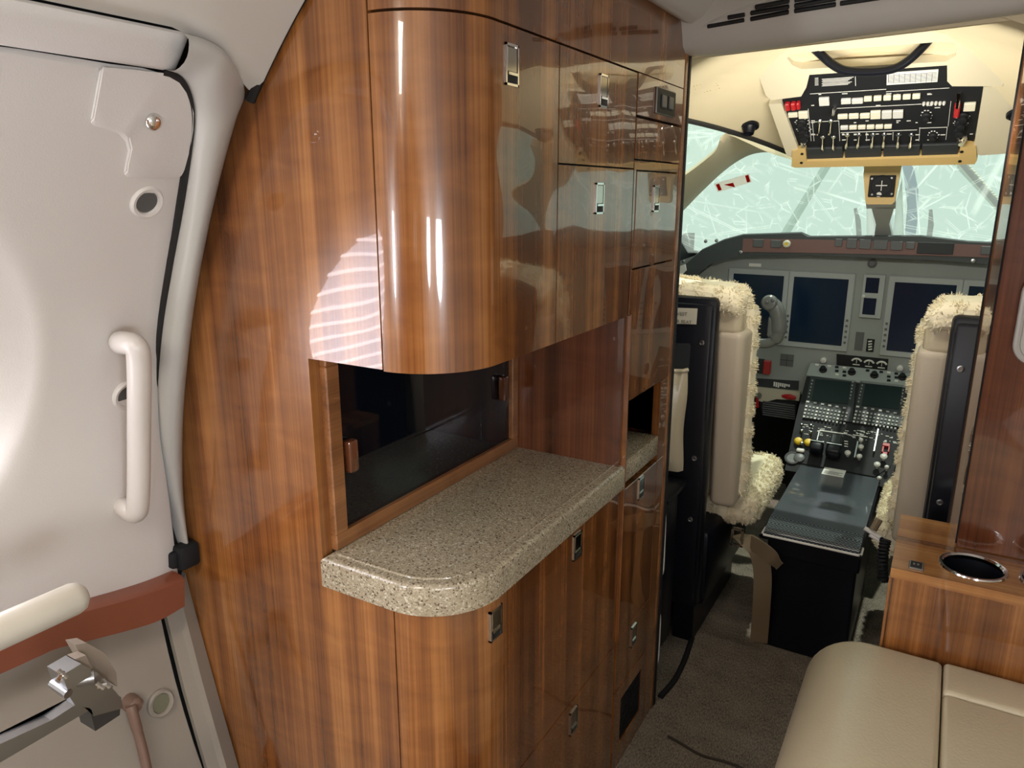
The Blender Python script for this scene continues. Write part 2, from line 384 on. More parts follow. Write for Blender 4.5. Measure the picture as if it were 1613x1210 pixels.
# pleated shade
px0 = wallx(1.04)-.030
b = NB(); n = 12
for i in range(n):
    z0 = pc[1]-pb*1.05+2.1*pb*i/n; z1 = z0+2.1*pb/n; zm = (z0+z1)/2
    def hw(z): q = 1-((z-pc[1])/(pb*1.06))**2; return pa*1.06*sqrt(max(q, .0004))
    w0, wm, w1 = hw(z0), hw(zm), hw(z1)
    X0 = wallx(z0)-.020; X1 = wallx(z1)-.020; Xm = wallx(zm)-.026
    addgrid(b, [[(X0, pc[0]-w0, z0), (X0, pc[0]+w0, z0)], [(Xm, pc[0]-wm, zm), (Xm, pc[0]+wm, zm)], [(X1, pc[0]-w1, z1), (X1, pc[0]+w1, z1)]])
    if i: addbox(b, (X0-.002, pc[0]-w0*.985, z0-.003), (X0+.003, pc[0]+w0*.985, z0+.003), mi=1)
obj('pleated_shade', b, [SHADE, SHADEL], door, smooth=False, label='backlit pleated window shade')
# lower door panel
b = NB(); addgrid(b, [[(wallx(z)-.004, y, z) for z in [.0+.7*k/12 for k in range(13)]] for y in (-.25, .672)], thick=(-.012, 0, 0)); obj('lower_panel', b, LOWP, door)
# rust coloured ledge
topL = [(-60, 1025), (0, 1008), (60, 988), (90, 974), (130, 965), (200, 946), (250, 930), (291, 913)]
botL = [(-60, 1085), (0, 1062), (60, 1035), (90, 1022), (130, 1012), (200, 994), (250, 978), (291, 955)]
def LP(p, o): return oncyl(p[0], p[1], o)
b = NB(); tp = catmull([LP(p, .045) for p in topL]); bt = catmull([LP(p, .045) for p in botL])
g = [[Vector((wallx(a.z)-.01, a.y, a.z+.010)) for a in tp], [a+Vector((-.010, 0, .006)) for a in tp], tp, bt, [a+Vector((-.010, 0, -.004)) for a in bt], [Vector((wallx(c.z)-.01, c.y, c.z-.003)) for c in bt]]
addgrid(b, g, thick=(-.006, 0, 0)); obj('ledge', b, LEDGE, door, label='rust brown curved ledge')
# header pillow above the door
b = NB(); zt, zb = 1.4785, 1.4395; g = []
for y in [-.4, -.1, .2, .4, .52, .58, .597, .606, .611, .614]:
    e = min(1, max(0.01, (.6145-y)/.02))**.5
    g.append([Vector((wallx(zb+(zt-zb)*s)+(.002+.016*sin(pi*min(1, max(0, s)))**.6)*e, y, zb+(zt-zb)*s)) for s in [k/10 for k in range(11)]])
addgrid(b, g); obj('header_pillow', b, WHITE, door)
# corner cover, its screw, portholes
out = [(162, 104), (152, 160), (147, 187), (152, 193), (172, 198), (192, 206), (203, 218), (207, 235), (202, 256), (200, 270), (205, 275), (245, 278), (286, 278), (292, 268), (301, 235), (306, 205), (307, 178), (300, 152), (284, 129), (258, 114), (210, 108)]
b = NB(); P = [oncyl(x, y, .0055) for x, y in out]; addprism(b, P, (-.010, 0, -.004)); bmesh.ops.bevel(b, geom=[e for e in b.edges if len(e.link_faces) == 2 and e.calc_face_angle(0) > .9 and abs(e.verts[0].co.x-e.verts[1].co.x) < .3 and (e.verts[0] in b.verts[:len(P)] if 0 else True)], offset=.0015, segments=2, affect='EDGES'); obj('corner_cover', b, WHITE, door)
c = oncyl(242, 192, .011); b = NB(); addlathe(b, c, (1, 0, -.35), [(.011, 0), (.011, .001), (.009, .004), (.004, .006), (.001, .006)]); obj('screw', b, CHROME, door, label='polished screw head')
for i, (x, y) in enumerate(((232, 318), (196, 622), (253, 1108))):
    c = oncyl(x, y, .002) if i < 2 else oncyl(x, y, 0); c.x += .026*(i == 1)*0
    c = dsurf(c.y, c.z) if i < 2 else c
    nrm = Vector((1, 0, -(c.z-.7)/1.1))
    b = NB(); addlathe(b, c, nrm, [(.0235, -.004), (.0235, .002), (.021, .005), (.017, .004), (.0155, -.001)], mi=0, cap=False); obj('porthole_ring', b, WHITE if i < 2 else LOWP, door)
    b = NB(); addlathe(b, c, nrm, [(.0155, .000), (.0155, .0008)]); obj('porthole_glass', b, mat('porthole_dark', (.09, .10, .10), .2) if i != 2 else mat('porthole_green', (.16, .17, .12), .25), door)
# vertical grab handle
pts = [oncyl(188, 541, -.01), oncyl(192, 540, .035), oncyl(212, 545, .062), oncyl(219, 572, .068), oncyl(219, 680, .068), oncyl(218, 780, .068), oncyl(213, 808, .060), oncyl(196, 800, .036), oncyl(192, 797, -.01)]
b = NB(); addtube(b, catmull(pts, 7), .0165, 16, flat=.9); obj('grab_handle', b, mat('handle_plastic', (.56, .53, .50), .28), door, label='pale plastic vertical grab handle')
# bright gap seal between door and surround
inn = [(262, 112), (285, 120), (300, 142), (307, 180), (303, 230), (290, 320), (272, 420), (256, 520), (248, 620), (247, 700), (254, 760), (268, 815), (281, 858)]
ou = [(288, 52), (328, 64), (360, 88), (383, 138), (368, 182), (345, 262), (322, 362), (303, 470), (290, 580), (284, 665), (283, 745), (285, 800), (290, 858)]
b = NB(); I = catmull([oncyl(x, y, .004) for x, y in inn], 5)
O = catmull([(oncyl(x, y, .02) if i < 3 else ony(x, y, .739)) for i, (x, y) in enumerate(ou)], 5)
addtube(b, [p+Vector((-.006, -.003, 0)) for p in I], .0065, 8); o = obj('trim_1', b, BLACK); o['kind'] = 'structure'
b = NB(); g = []
for s in (0, .06, .16, .3, .45, .6, .75, .88, 1):
    row = []
    for p, q in zip(I, O):
        r = p.lerp(q, s); h = .006+.030*sin(pi*min(1, s*1.0))**.7*(1-.35*s) if 0 < s < 1 else (-.010 if s == 0 else 0)
        row.append(r+Vector((h, -.006*sin(pi*s), -.2*h)))
    g.append(row)
addgrid(b, g); o = obj('trim_2', b, TRIMG, ang=60); o['kind'] = 'structure'
# lower jamb
inn2 = [(262, 968), (275, 1020), (292, 1090), (312, 1160), (332, 1230)]; ou2 = [(292, 903), (308, 965), (330, 1045), (352, 1125), (385, 1240)]
b = NB(); I2 = [oncyl(x, y, -.001) for x, y in inn2]; O2 = [ony(x, y, .739) for x, y in ou2]; g = [I2, [p.lerp(q, .35)+Vector((.004, 0, 0)) for p, q in zip(I2, O2)], [p.lerp(q, .45)+Vector((.016, 0, 0)) for p, q in zip(I2, O2)], O2]
addgrid(b, g, thick=(-.01, 0, 0)); o = obj('trim_3', b, LOWP, ang=20); o['kind'] = 'structure'
# backing behind the jamb so no light leaks
b = NB(); addgrid(b, [[(wallx(z)-.03, y, z) for z in [1.70*k/20 for k in range(21)]] for y in (.07, .78)], thick=(-.02, 0, 0)); o = obj('wall_left_door_bay', b, BLACK); o['kind'] = 'structure'
# black door hinge block
c0 = ony(288, 878, .71); b = NB(); addbox(b, (c0.x-.018, .700, c0.z-.022), (c0.x+.010, .738, c0.z+.022), .006); addbox(b, (c0.x-.02, .690, c0.z-.016), (c0.x+.000, .705, c0.z+.014), .004)
tag(obj('latch_block', b, BLKM), 'small black latch block between the white door edge and the wood panel', 'latch')
# headliner above the door, with black seal against the wood
def zlow(y): return float(np.interp(y, [.59, .63, .67, .70, .735], [1.481, 1.474, 1.460, 1.446, 1.430]))
b = NB(); rs_ = []
for y in [-1.6, -.4, .2, .45, .59, .61, .63, .65, .67, .69, .71, .735]:
    z0 = zlow(y); rs_.append([(wallx(z)+.016*min(1, .05+(z-z0)/.012), y, z) for z in [z0+(1.70-z0)*(k/16)**1.5 for k in range(17)]])
addgrid(b, rs_, thick=(-.006, 0, .004)); o = obj('trim_4', b, LINER); o['kind'] = 'structure'
b = NB(); addtube(b, [(wallx(z)+.003, .737, z) for z in [1.42+.27*k/16 for k in range(17)]], .007, 8); o = obj('trim_5', b, BLACK); o['kind'] = 'structure'

# ------------------------------------------------------------------ galley
def prof(s, off=0.):
    """plan curve of the galley front: s<0 along aft face, then corner r=.11, then the aisle face"""
    R = .11; LA = R*pi/2; c = Vector((XG-R, YA+R))
    if s <= 0: return Vector((XG-R+s, YA-off))
    if s < LA: a = s/R; return c+Vector((sin(a), -cos(a)))*(R+off)
    return Vector((XG+off, YA+R+(s-LA)))
LA = .11*pi/2
def sy(y): return LA+y-YA-.11
def curved(bm, s0, s1, z0, z1, off=0., th=.018, mi=0):
    ss = [s0]
    n = 22
    for k in range(n+1):
        s = LA*k/n
        if s0+1e-4 < s < s1-1e-4: ss.append(s)
    ss.append(s1)
    o = [prof(s, off) for s in ss]; i = [prof(s, off-th) for s in ss]
    poly = [(p.x, p.y, z0) for p in o]+[(p.x, p.y, z0) for p in i[::-1]]
    # build strips to keep it clean
    n = len(ss)
    A = [bm.verts.new((p.x, p.y, z0)) for p in o]; B = [bm.verts.new((p.x, p.y, z1)) for p in o]
    C = [bm.verts.new((p.x, p.y, z0)) for p in i]; D = [bm.verts.new((p.x, p.y, z1)) for p in i]
    fs = []
    for k in range(n-1):
        fs += [bm.faces.new((A[k], A[k+1], B[k+1], B[k])), bm.faces.new((C[k], D[k], D[k+1], C[k+1])), bm.faces.new((B[k], B[k+1], D[k+1], D[k])), bm.faces.new((A[k], C[k], C[k+1], A[k+1]))]
    fs += [bm.faces.new((A[0], B[0], D[0], C[0])), bm.faces.new((A[-1], C[-1], D[-1], B[-1]))]
    for f in fs: f.material_index = mi
AF = Fr((XG, 0, 0), (0, 1, 0), (0, 0, 1))       # aisle face frame: u=y, v=z, n=+x
def latch(parent, x0, y0, x1, y1, name='latch'):
    u0, v0, u1, v1 = AF.rect(x0, y0, x1, y1); w = .033; h = .051; u = (u0+u1)/2; v = (v0+v1)/2
    b = NB(); fr = Fr((XG, u, v), (0, 1, 0), (0, 0, 1)); t = .0030
    for (a, c, d, e) in ((-w/2, -h/2, -w/2+t, h/2), (w/2-t, -h/2, w/2, h/2), (-w/2, -h/2, w/2, -h/2+t), (-w/2, h/2-t, w/2, h/2)):
        addbox(b, (a, c, -.004), (d, e, .0025), fr=fr, mi=0)
    addbox(b, (-w/2+t, -h/2+t, .0002), (w/2-t, -h/2+.017, .0008), fr=fr, mi=1)
    addbox(b, (-w/2+t+.0012, -h/2+.017, .0002), (w/2-t-.0012, h/2-t-.001, .002), .0008, fr=fr, mi=2, seg=1)
    addbox(b, (-w/2+t+.002, -h/2+.013, .0002), (w/2-t-.002, -h/2+.0165, .0035), fr=fr, mi=0)
    obj(name, b, [CHROME, BLACK, MIRROR], parent, smooth=False)
G = .0022
ZT, ZU, ZM, ZC = 1.506, 1.070, .760, .712
# aft walnut partition
def wcurve(za, zb, n): return [(wallx(za+(zb-za)*k/n)-.030, YA, za+(zb-za)*k/n) for k in range(n+1)]
x_gap = XG-.11
outl = [(x_gap-G, YA, 0.)]+wcurve(0, 1.69, 40)+[(x_gap-G, YA, 1.69), (x_gap-G, YA, ZU), (-.775, YA, ZU), (-.775, YA, ZC), (x_gap-G, YA, ZC)]
b = NB(); addplate(b, outl, [], (0, .022, 0)); tag(obj('wood_partition', b, WD, smooth=False), 'tall glossy walnut bulkhead panel facing the entry door, curved along the fuselage', 'panel', kind=None)
# upper cabinet
up_ = thing('upper_cabinet', (-.65, 1.04, ZU), 'glossy walnut overhead galley cabinet with rounded corner door above the stone counter', 'cabinet')
b = NB(); curved(b, -.001, sy(1.335), ZU+.003, ZT+.18, -.0195, .02)
addbox(b, (-.79, .772, ZU+.0125), (-.66, 1.335, ZU+.02)); obj('carcass', b, BLACK, up_, smooth=False)  # body coloured black to put shade into the door gaps
b = NB(); pl = [prof(s, -.019) for s in [-.130]+[LA*k/16 for k in range(17)]+[sy(1.335)]]
addprism(b, [(p.x, p.y, ZU-.0) for p in pl]+[(-.79, 1.335, ZU), (-.79, YA+.019, ZU)], (0, 0, .012)); obj('bottom_panel', b, WDK, up_, smooth=False)
b = NB(); curved(b, G-.002, sy(1.03)-G, ZU-.002, ZT, 0); d1 = obj('door', b, WD, up_); latch(d1, 795, 68, 815, 137)
b = NB(); curved(b, sy(1.03)+.0008, sy(1.337)-G, 1.343, ZT, 0); d2 = obj('door', b, WD, up_); latch(d2, 943, 115, 957, 172)
b = NB(); curved(b, sy(1.03)+.0008, sy(1.337)-G, ZU-.002, 1.343-G*1.3, 0); d3 = obj('door', b, WD, up_); latch(d3, 937, 287, 950, 338)
b = NB(); curved(b, .0005, sy(1.60), ZT+G*1.5, 1.69, 0); obj('fascia', b, WD, up_)
# tall forward column
tc = thing('tall_cabinet', (-.65, 1.47, 0), 'narrow full-height walnut galley column with switch plate, small niche and vent grille', 'cabinet')
b = NB(); addbox(b, (-.80, 1.3375, 0), (XG-.02, 1.343, 1.56)); addbox(b, (-.80, 1.595, 0), (XG-.02, 1.618, 1.56)); addbox(b, (-.8, 1.343, .90), (XG-.0195, 1.60, 1.56), mi=1); addbox(b, (-.8, 1.343, 0), (XG-.0195, 1.60, .700), mi=1)
obj('carcass', b, [WDK, BLACK], tc, smooth=False)  # black blocks colour in the shade seen between the column doors
Y0, Y1 = 1.341, 1.597
def flat(y0, y1, z0, z1, parent, name='door', m=WD, off=0., bev=.001):
    b = NB(); addbox(b, (XG-.018+off, y0, z0), (XG+off, y1, z1), bev, seg=1); return obj(name, b, m, parent, smooth=False)
e = thing('f', (0, 0, 0)); bpy.data.objects.remove(e)
b = NB()
for z0, z1 in ((1.436, ZT+G),): addbox(b, (XG-.018, Y0, z0), (XG, Y1, z1), .001, seg=1)
obj('upper_panel', b, WD, tc, smooth=False)
flat(Y0, Y1-.0, 1.360, 1.432, tc, 'small_door')
d4 = flat(Y0+.012, Y1-.012, 1.158, 1.338, tc, 'door'); latch(d4, 1028, 292, 1038, 334)
b = NB(); addbox(b, (XG-.018, Y0, 1.341), (XG-.001, Y1, 1.357)); addbox(b, (XG-.018, Y0, 1.10), (XG-.001, Y0+.010, 1.341)); addbox(b, (XG-.018, Y1-.010, 1.10), (XG-.001, Y1, 1.341)); obj('door_surround', b, WD, tc, smooth=False)
b = NB(); addplate(b, [(XG-.018, Y0+.012, .892), (XG-.018, Y1-.0, .892), (XG-.018, Y1, 1.155), (XG-.018, Y0+.012, 1.155)], [], (.018, 0, 0)); obj('middle_panel', b, WD, tc, smooth=False)
flat(Y0, Y0+.010, .70, 1.155, tc, 'stile'); flat(1.553, Y1, .70, .889, tc, 'stile')
for (x, y) in ((1027, 410), (1018, 581)):
    p = onx(x, y, XG); b = NB(); addlathe(b, p, (1, 0, 0), [(.0125, -.001), (.0125, .0012), (.0105, .0016), (.0105, .0008), (.003, .0008)], mi=0); obj('key_lock', b, [mat('lock_ring', (.16, .07, .03), .3)], tc)
b = NB(); addbox(b, (XG-.016, 1.3372, .352), (XG+.0065, 1.3428, 1.07), .0015, seg=1); obj('stile', b, WD, tc, smooth=False)
# switch plate
u0, v0, u1, v1 = AF.rect(1029, 140, 1061, 182); u0 += .01; b = NB(); fr = Fr((XG, 0, 0), (0, 1, 0), (0, 0, 1))
addbox(b, (u0, v0, 0), (u1, v1, .004), .0015, fr=fr, mi=0, seg=1); addbox(b, (u0+.002, v0+.002, .004), (u1-.002, v1-.002, .0048), fr=fr, mi=1)
um = (u0+u1)/2
for q in (-1, 1): addbox(b, (um+q*.020-.014, v0+.012, .0045), (um+q*.020+.014, v1-.012, .008), .002, fr=fr, mi=2, seg=1)
obj('switch_plate', b, [STEEL, BLACK, PLASTIC], tc, smooth=False)
# niche box of the column
b = NB(); addbox(b, (-.80, 1.343, .755), (-.79, 1.60, .90)); addbox(b, (-.80, 1.595, .755), (XG-.02, 1.60, .90)); obj('niche_lining', b, BLKM, tc, smooth=False)
d5 = flat(Y0+.004, 1.549, .352, .700, tc, 'lower_door'); latch(d5, 1004, 750, 1015, 785)
d6 = flat(Y0+.004, 1.549, .215, .349, tc, 'bottom_door'); latch(d6, 993, 984, 1003, 1016)
b = NB(); addplate(b, [(XG-.018, Y0+.004, .0), (XG-.018, 1.549, .0), (XG-.018, 1.549, .212), (XG-.018, Y0+.004, .212)], [[(XG-.018, 1.385, .055), (XG-.018, 1.515, .055), (XG-.018, 1.515, .175), (XG-.018, 1.385, .175)]], (.018, 0, 0)); obj('kick_panel', b, WD, tc, smooth=False)
for k in range(14):
    z = .059+k*.0083; b = NB(); addbox(b, (XG-.012, 1.385, z), (XG-.002, 1.515, z+.004)); obj('grille_slat', b, BLKM, tc, smooth=False)
flat(1.552, 1.597, .0, .70, tc, 'stile')
b = NB(); addbox(b, (XG-.03, 1.599, 0), (XG+.002, 1.618, 1.70), .003); obj('edge_strip', b, WDF, tc, label='golden walnut edge strip')
b = NB(); addbox(b, (XG-.03, 1.618, 0), (XG+.004, 1.630, 1.70), .002); obj('edge_seal', b, BLACK, tc)
# niche: walls
b = NB(); addbox(b, (-.79, 1.327, ZM-.05), (XG-.004, 1.3365, ZU)); obj('niche_side', b, WDK, up_, smooth=False)
# smoked glass cabinet at the niche back
gp = thing('glass_cabinet_front', (-.77, 1.04, ZM), 'smoked black glass sliding front in walnut frame at the back of the counter niche', 'cabinet')
xn = -.768; ya, yb, za, zb = .7635, 1.325, ZM, ZU
b = NB(); w = .028
for (a, c, d, e_) in ((ya, za, yb, za+.026), (ya, zb-.016, yb, zb), (ya, za+.026, ya+w, zb-.016), (yb-.024, za+.026, yb, zb-.016)): addbox(b, (xn-.02, a, c), (xn+.004, d, e_), .002, seg=1)
obj('frame', b, WDF, gp, smooth=False)
b = NB(); addbox(b, (xn-.012, ya+.02, za+.018), (xn-.006, yb-.018, zb-.01)); obj('glass', b, GLASSD, gp, smooth=False)
for (x0, y0, x1, y1) in ((540, 686, 560, 748), (783, 590, 801, 632)):
    p = onx((x0+x1)/2, (y0+y1)/2, xn); b = NB(); addbox(b, (xn-.006, p.y-.010, p.z-.026), (xn+.012, p.y+.010, p.z+.026), .004); obj('pull', b, WDK, gp)  # darker wood colour stands in for dimming behind the smoked glass
b = NB(); addbox(b, (-.80, ya, za-.05), (-.792, 1.33, zb)); obj('backing', b, BLACK, gp, smooth=False)
# countertop
ctop = NB(); ss = [-.137]+[LA*k/20 for k in range(21)]+[sy(1.3365)]
pl = [prof(s, .006) for s in ss]
poly = [(p.x, p.y, ZC) for p in pl]+[(-.793, 1.3365, ZC), (-.793, YA+.03, ZC), (pl[0].x, YA+.03, ZC)]
vs = addprism(ctop, poly, (0, 0, ZM-ZC)); bmesh.ops.remove_doubles(ctop, verts=ctop.verts, dist=1e-5)
es = [e for e in ctop.edges if all(v.co.z > ZM-1e-4 for v in e.verts) and len(e.link_faces) == 2 and any(abs(f.normal.z) < .5 for f in e.link_faces)]
ctop.normal_update(); es = [e for e in ctop.edges if all(v.co.z > ZM-1e-4 for v in e.verts) and len(e.link_faces) == 2 and any(abs(f.normal.z) < .5 for f in e.link_faces) and min(v.co.x for v in e.verts) > -.785]
bmesh.ops.bevel(ctop, geom=es, offset=.008, segments=4, profile=.5, affect='EDGES')
cto = thing('countertop', (-.65, 1.0, ZC), 'beige speckled stone galley countertop with rounded corner', 'countertop')
obj('slab', ctop, STONE, cto)
b = NB(); rim = [prof(s, -.016) for s in [-.12]+[LA*k/16 for k in range(17)]+[sy(1.327)]]; addtube(b, [(p.x, p.y, ZM-.0012) for p in rim], .0032, 8); obj('lip', b, STONE, cto)
b = NB(); addbox(b, (-.79, 1.344, ZC+.003), (XG+.001, 1.5505, ZM+.004), .004)
tag(obj('countertop', b, STONE), 'small stone counter piece inside the narrow forward niche', 'countertop')
# base cabinet
bc = thing('base_cabinet', (-.65, 1.03, 0), 'lower walnut galley cabinet with rounded corner door under the stone countertop', 'cabinet')
b = NB(); curved(b, -.03, sy(1.335), .0, ZC-.002, -.0195, .02); obj('carcass', b, BLACK, bc, smooth=False)  # black colour supplies the shade in the gaps around the lower doors
b = NB(); curved(b, G-.002, sy(.922)-G*.4, .01, ZC-.003, 0); q = obj('door', b, WD, bc); latch(q, 771, 955, 790, 1007)
b = NB(); curved(b, sy(.922)+G*.4, sy(1.337)-G, .347, ZC-.003, 0); q = obj('door', b, WD, bc); latch(q, 903, 838, 915, 880)
b = NB(); curved(b, sy(.922)+G*.4, sy(1.337)-G, .01, .344, 0); q = obj('drawer', b, WD, bc); latch(q, 897, 1117, 909, 1153)
# forward side of the galley (cockpit bulkhead left)
b = NB(); addbox(b, (-1.14, 1.622, 0), (XG-.02, 1.66, 1.72)); o = obj('wall_front_left', b, BLKM, smooth=False); o['kind'] = 'structure'

# ------------------------------------------------------------------ ceiling valance over the galley and entrance header
b = NB(); g = []
sec = [(XG-.004, 1.70), (XG-.002, 1.640), (XG+.006, 1.628), (XG+.022, 1.625), (XG+.045, 1.633), (XG+.075, 1.655), (XG+.11, 1.668), (XG+.16, 1.672), (XG+.20, 1.69), (XG+.2, 1.72)]
addgrid(b, [[(x, y, z) for x, z in sec] for y in (.30, .8, 1.595)]); f = [v for v in b.verts if v.co.y > 1.59]
addprism(b, [(x, 1.595, z) for x, z in sec], (0, .004, 0)); o = obj('trim_6', b, WHITE, ang=50); o['kind'] = 'structure'
# header beam: section in y-z swept in x with a slight upward bow to the right
hs = [(1.645, 1.575), (1.620, 1.568), (1.595, 1.570), (1.578, 1.580), (1.570, 1.600), (1.560, 1.622), (1.530, 1.650), (1.490, 1.672), (1.45, 1.70)]
header = thing('trim_7', (CX, 1.6, 1.57), kind='structure')
b = NB(); g = []
def hlift(x): return .0*(x-XG)+.030*max(0, (x-XG)/.7)
for x in [XG-.006+.62*k/14*1.6 for k in range(15)]:
    s = min(1, max(.15, (x-(XG-.03))/.06)); g.append([Vector((x, y, z+hlift(x)+(1-s)*.012)) for y, z in hs])
addgrid(b, g); 
cp = [Vector(p) for p in g[0]]; addprism(b, cp+[Vector((cp[-1].x, 1.66, 1.70)), Vector((cp[0].x, 1.66, 1.70))], (-.004, 0, 0))
obj('beam', b, HDR, header, ang=60)
b = NB(); addgrid(b, [[(XG-.01, y, z), (.6, y, z+.03)] for y, z in ((1.646, 1.574), (1.646, 1.75))], thick=(0, .012, 0)); obj('beam_back', b, CREAM, header, smooth=False)
# slots on the beam face: px rows
def onbeam(px, py):
    return onf(px, py, lambda p: -1 if p.y > 1.7 else 0, 1, 2) if 0 else None
def face_hit(px, py):
    # plane through (1.560,1.622)-(1.490,1.672) with lift
    best = None
    fr = Fr((XG, 1.560, 1.622), Vector((.7, 0, .030)), Vector((0, -.070, .050))); return fr
HF = Fr((XG, 1.562, 1.6215), Vector((.7, 0, .030)), Vector((0, -.034, .030)))
HF2 = Fr((XG, 1.530, 1.650), Vector((.7, 0, .030)), Vector((0, -.040, .022)))
def slots(rows_):
    for (x0, y0, x1, y1, w) in rows_:
        A_ = [HF.uv(x0, y0), HF.uv(x1, y1)]; b = NB(); w *= 1.5; p = HF.P(*A_[0], .003); q = HF.P(*A_[1], .003)
        addtube(b, [p, p.lerp(q, .02), p.lerp(q, .98), q], [w*.6, w, w, w*.6], 8, flat=1.); obj('vent_slot', b, BLACK, header)
slots([(1115, 41, 1174, 32, .0028), (1183, 31, 1244, 21, .0030), (1147, 28, 1174, 24, .0028), (1183, 22, 1244, 13, .0030), (1252, 20, 1318, 11, .0030), (1324, 10, 1388, 2, .003), (1190, 13, 1244, 4, .0030), (1252, 12, 1318, 2, .0030), (1252, 3, 1290, -2, .003)])
b = NB(); vo = [(1106, 46), (1106, 42), (1140, 26), (1190, 8), (1240, -4)]; addtube(b, catmull([HF.P(*HF.uv(x, y), .0015) for x, y in vo]), .0018, 6)
addtube(b, catmull([HF.P(*HF.uv(x, y), .0015) for x, y in [(1106, 46), (1112, 49), (1250, 28), (1400, 8)]]), .0018, 6); obj('vent_bezel', b, HDR, header)

# ------------------------------------------------------------------ cockpit shell
def HL(x, y): dx = x-CX; return 1.645-.45*max(0, y-1.9)-.80*dx*dx
def onhl(px, py): return onf(px, py, lambda p: p.z-HL(p.x, p.y), 1.2, 4)
def yfront(x):
    d = abs(x-CX); return 2.36 if d < .20 else (2.36-(d-.20)/.26*.50 if d < .46 else max(1.80, 1.86-(d-.46)*.4))
b = NB(); g = []
for i in range(61):
    x = CX-.80+1.6*i/60; g.append([Vector((x, 1.64+(yfront(x)-1.64)*j/16, HL(x, 1.64+(yfront(x)-1.64)*j/16))) for j in range(17)])
addgrid(b, g, thick=(0, 0, .02)); o = obj('ceiling_cockpit', b, CREAM, ang=60); o['kind'] = 'structure'
b = NB(); addtube(b, [Vector((x, yfront(x)+.004, HL(x, yfront(x))-.004)) for x in [CX-.80+.602*k/20 for k in range(21)]], .007, 8)
addtube(b, [Vector((x, yfront(x)+.004, HL(x, yfront(x))-.004)) for x in [CX+.80-.602*k/20 for k in range(21)]], .007, 8); o = obj('trim_8', b, RUB); o['kind'] = 'structure'
WF = Fr((CX, 3.25, 1.05), (1, 0, 0), (0, -.80, .41))   # windscreen plane
# left frame (A pillar), lofted between the headliner edge and the windscreen edge; mirrored for the right side
A_ = [ony(1040, 300, 2.3), ony(1076, 278, 2.28), ony(1105, 257, 2.22), ony(1127, 238, 2.12), ony(1134, 222, 2.05)]
hl = [onhl(x, y) for x, y in ((1150, 214), (1175, 224), (1205, 238), (1235, 248), (1256, 254))]
A_ += [Vector((p.x, min(p.y, 2.36), p.z)) for p in hl]
B_ = [WF.hit(x, y) for x, y in ((1040, 395), (1060, 352), (1090, 318), (1118, 290), (1140, 270), (1162, 254), (1185, 243), (1212, 240), (1238, 246), (1262, 262))]
A2, B2 = catmull(A_, 4), catmull(B_, 4)
for sgn, nm in ((1, 'trim_9'), (-1, 'trim_10')):
    b = NB(); mir = (lambda p: p) if sgn > 0 else (lambda p: Vector((2*CX-p.x, p.y, p.z)))
    addgrid(b, [[mir(a.lerp(c, s)+Vector((0, 0, .012*sin(pi*s)))) for a, c in zip(A2, B2)] for s in (0, .25, .5, .75, 1)], thick=(0, .012, .012)); o = obj(nm, b, CREAM, ang=60); o['kind'] = 'structure'
# panes
def pane(name, pts, m=WSG):
    b = NB(); addprism(b, pts, WF.n*-.006); o = obj(name, b, m, smooth=False); o['kind'] = 'structure'; return o
uL = [(-.92, -.06), (-.035, -.06), (-.035, 1.02), (-.92, 1.02)]
pane('window_1', [WF.P(u, v, -.015) for u, v in uL]); pane('window_2', [WF.P(-u, v, -.015) for u, v in uL])
# side windows
for sgn, nm in ((1, 'window_3'), (-1, 'window_4')):
    pts = [Vector((-.955, 1.75, 1.13)), Vector((-.955, 2.75, 1.13)), Vector((-.80, 2.55, 1.55)), Vector((-.80, 1.75, 1.55))]
    if sgn < 0: pts = [Vector((2*CX-p.x, p.y, p.z)) for p in pts]
    b = NB(); addprism(b, pts, (-.006*sgn, 0, 0)); o = obj(nm, b, WSG, smooth=False); o['kind'] = 'structure'
# side walls, nose, firewall
for sgn, nm in ((1, 'wall_left_cockpit'), (-1, 'wall_right_cockpit')):
    b = NB(); x = CX-sgn*.80; addbox(b, (min(x, x-sgn*.03), 1.66, 0), (max(x, x-sgn*.03), 3.4, 1.12)); o = obj(nm, b, BLKM, smooth=False); o['kind'] = 'structure'
b = NB(); addbox(b, (CX-.9, 3.38, 0), (CX+.9, 3.42, 1.04)); o = obj('wall_front', b, BLKM, smooth=False); o['kind'] = 'structure'
b = NB(); addbox(b, (.60, 1.70, 0), (.65, 1.95, 1.7)); o = obj('wall_right_forward', b, BLKM, smooth=False); o['kind'] = 'structure'
# centre post
b = NB(); addprism(b, [WF.hit(1374, 318), WF.hit(1410, 318), WF.hit(1402, 345), WF.hit(1409, 376), WF.hit(1377, 376), WF.hit(1381, 345)], WF.n*.02); addprism(b, [WF.hit(1362, 250), WF.hit(1412, 250), WF.hit(1412, 320), WF.hit(1366, 320)], WF.n*.02)
o = obj('trim_11', b, mat('post_grey', (.75, .75, .72), .4), smooth=False); o['kind'] = 'structure'
b = NB(); addprism(b, [WF.hit(1366, 318), WF.hit(1374, 318), WF.hit(1381, 376), WF.hit(1366, 376)], WF.n*.012); addprism(b, [WF.hit(1412, 318), WF.hit(1421, 280), WF.hit(1424, 376), WF.hit(1406, 376)], WF.n*.012)
o = obj('trim_12', b, thin('post_cover', (.93, .96, .95)), smooth=False); o['kind'] = 'structure'
